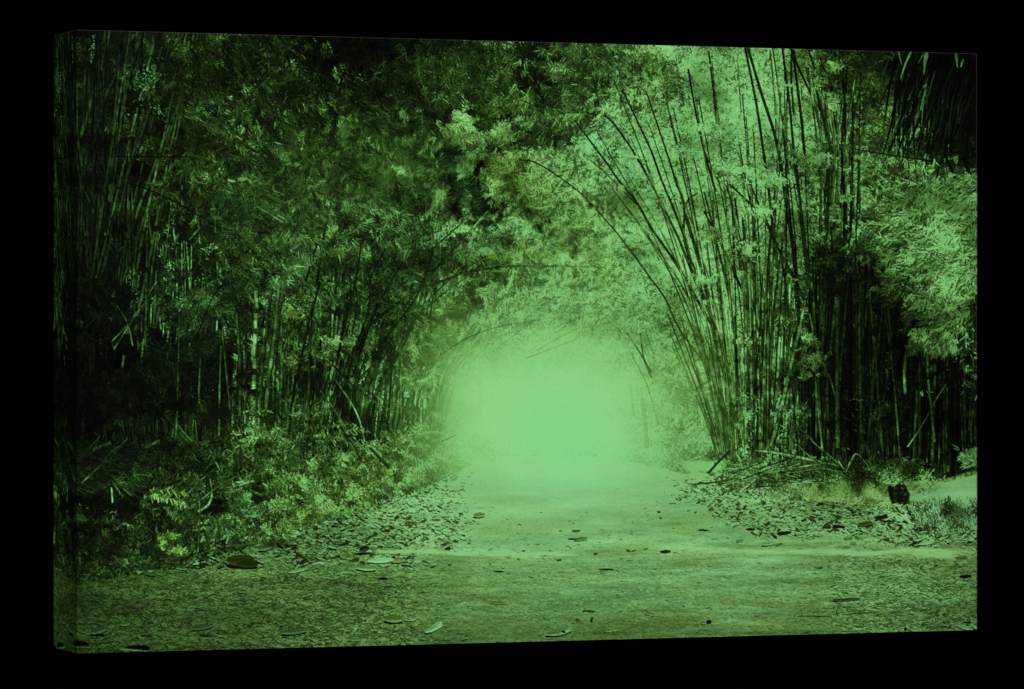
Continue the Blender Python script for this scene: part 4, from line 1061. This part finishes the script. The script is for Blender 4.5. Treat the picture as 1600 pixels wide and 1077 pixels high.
# painted highlight on the fold's bare cloth along the top and right edges
lit_cloth = np.array([.045, .040, .043], np.float32)
LIN[0, :] = LIN[0, :] * .35 + lit_cloth
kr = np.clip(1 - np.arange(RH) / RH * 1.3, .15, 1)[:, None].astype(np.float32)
LIN[:, -1] = LIN[:, -1] * .5 + lit_cloth * .55 * kr
LIN[:, -2] = LIN[:, -2] * .8 + lit_cloth * .3 * kr

us = np.linspace(0, Wd, RW)
vs = np.linspace(0, S, RH)
aa, zz = np.meshgrid(us, vs)
dd = np.zeros_like(aa)
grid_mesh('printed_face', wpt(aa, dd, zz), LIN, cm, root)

# left wrap: the picture mirrored round the corner, its lower back corner folded round
MC = int(round(Dp / Wd * RW))
nd = 110
ds = np.linspace(0, Dp, nd)
mi = np.clip((ds / Dp * MC).astype(int), 0, RW - 1)
cl = LIN[:, mi].copy()
cl[0, :] = lit_cloth * .8  # the painted rim highlight runs on along the wrap's top row
cl *= (1 - .25 * np.exp(-ds / .003))[None, :, None]
dg, zg = np.meshgrid(ds, vs)
rad = .010
t = np.clip((dg - (Dp - rad)) / rad, 0, 1)
zg = zg * (1 - (rad * .55) * t ** 2 / S)
grid_mesh('wrapped_edge', wpt(np.zeros_like(dg), dg, zg), cl, cm, root, flip=True)
# right, top and bottom wraps (mirrored picture too)
mi = np.clip(RW - 1 - (ds / Dp * MC).astype(int), 0, RW - 1)
dg, zg = np.meshgrid(ds, vs[::4])
grid_mesh('wrapped_edge', wpt(np.full_like(dg, Wd), dg, zg), LIN[::4][:, mi], cm, root)
mrow = np.clip((ds / Dp * MC).astype(int), 0, RH - 1)
ag, dg = np.meshgrid(us[::4], ds)
grid_mesh('wrapped_edge', wpt(ag, dg, np.zeros_like(ag)), LIN[mrow][:, ::4], cm, root, flip=True)
tb = np.clip((dg - (Dp - rad)) / rad, 0, 1)
grid_mesh('wrapped_edge', wpt(ag, dg, S * (1 - rad * .55 * tb ** 2 / S)), LIN[RH - 1 - mrow][:, ::4], cm, root)

# pine stretcher bars closing the back
wm, wn, wb = material('pine_wood', .6, .3)
wv = wn.nodes.new('ShaderNodeTexNoise')
wv.inputs['Scale'].default_value = 14
wv.inputs['Detail'].default_value = 5
wc = wn.nodes.new('ShaderNodeValToRGB')
wc.color_ramp.elements[0].color = (.38, .24, .12, 1)
wc.color_ramp.elements[1].color = (.58, .41, .23, 1)
wn.links.new(wv.outputs['Fac'], wc.inputs['Fac'])
wn.links.new(wc.outputs['Color'], wb.inputs['Base Color'])


def bar(a0, a1, z0, z1, d0=Dp - .022, d1=Dp - .002):
    c = [wpt(a, d, z) for a in (a0, a1) for d in (d0, d1) for z in (z0, z1)]
    me = bpy.data.meshes.new('stretcher_bar')
    b0 = np.array(root.location)
    me.from_pydata([tuple(p - b0) for p in c], [], [(0, 1, 3, 2), (4, 6, 7, 5), (0, 4, 5, 1), (2, 3, 7, 6), (0, 2, 6, 4), (1, 5, 7, 3)])
    me.materials.append(wm)
    o = bpy.data.objects.new('stretcher_bar', me)
    col.objects.link(o)
    o.parent = root


m_ = .002
k_ = .04
bar(m_, Wd - m_, m_, k_)
bar(m_, Wd - m_, S - k_ - .006, S - .008)
bar(m_, k_, k_ + .001, S - k_ - .007)
bar(Wd - k_, Wd - m_, k_ + .001, S - k_ - .007)

# black wall
bm_, bn_, bb_ = material('black_wall', 1.0, 0.0)
ns = bn_.nodes.new('ShaderNodeTexNoise')
ns.inputs['Scale'].default_value = 60
rp = bn_.nodes.new('ShaderNodeValToRGB')
rp.color_ramp.elements[0].color = (0, 0, 0, 1)
rp.color_ramp.elements[1].color = (.00018, .00018, .00018, 1)
bn_.links.new(ns.outputs['Fac'], rp.inputs['Fac'])
bn_.links.new(rp.outputs['Color'], bb_.inputs['Base Color'])
a0, a1, z0, z1 = -2.6, Wd + 2.6, -1.6, S + 1.6
me = bpy.data.meshes.new('wall')
me.from_pydata([tuple(wpt(a, Dp + .001, z)) for a, z in ((a0, z1), (a1, z1), (a1, z0), (a0, z0))], [], [(0, 1, 2, 3)])
me.materials.append(bm_)
wall = bpy.data.objects.new('wall', me)
col.objects.link(wall)
wall['kind'] = 'structure'
wall['label'] = 'plain matt black wall behind the canvas print'
wall['category'] = 'wall'

# one soft studio lamp near the camera, a little to the left: the left wrap gets about half of its light
cen = wpt(Wd / 2, 0, S / 2)
side_k = .50
ld = -(e2 * 1.0 + e1 * side_k)
ld = np.array([ld[0], ld[1], .12])
ld = ld / np.linalg.norm(ld)
LD = 7.0
ll = bpy.data.lights.new('studio_lamp', 'AREA')
ll.shape = 'DISK'
ll.size = 1.2
face_cos = float(ld[:2] @ -e2)
ll.energy = math.pi ** 2 * LD * LD / face_cos * 1.0
lo = bpy.data.objects.new('studio_lamp', ll)
col.objects.link(lo)
lo.location = tuple(cen + ld * LD)
import mathutils
lo.rotation_euler = mathutils.Vector(tuple(-ld)).to_track_quat('-Z', 'Y').to_euler()

world = bpy.data.worlds.new('World')
scene.world = world
world.use_nodes = True
world.node_tree.nodes['Background'].inputs['Color'].default_value = (0, 0, 0, 1)
world.node_tree.nodes['Background'].inputs['Strength'].default_value = 0

cam = bpy.data.cameras.new('camera')
cam.sensor_width = 36
cam.lens = FOC / 1600 * 36
cam.clip_end = 100
co = bpy.data.objects.new('camera', cam)
col.objects.link(co)
co.location = (0, 0, CAM_Z)
co.rotation_euler = (math.pi / 2, 0, 0)
scene.camera = co
scene.view_settings.view_transform = 'Standard'
scene.view_settings.look = 'None'
scene.view_settings.exposure = 0
scene.cycles.max_bounces = 3
scene.cycles.use_denoising = False
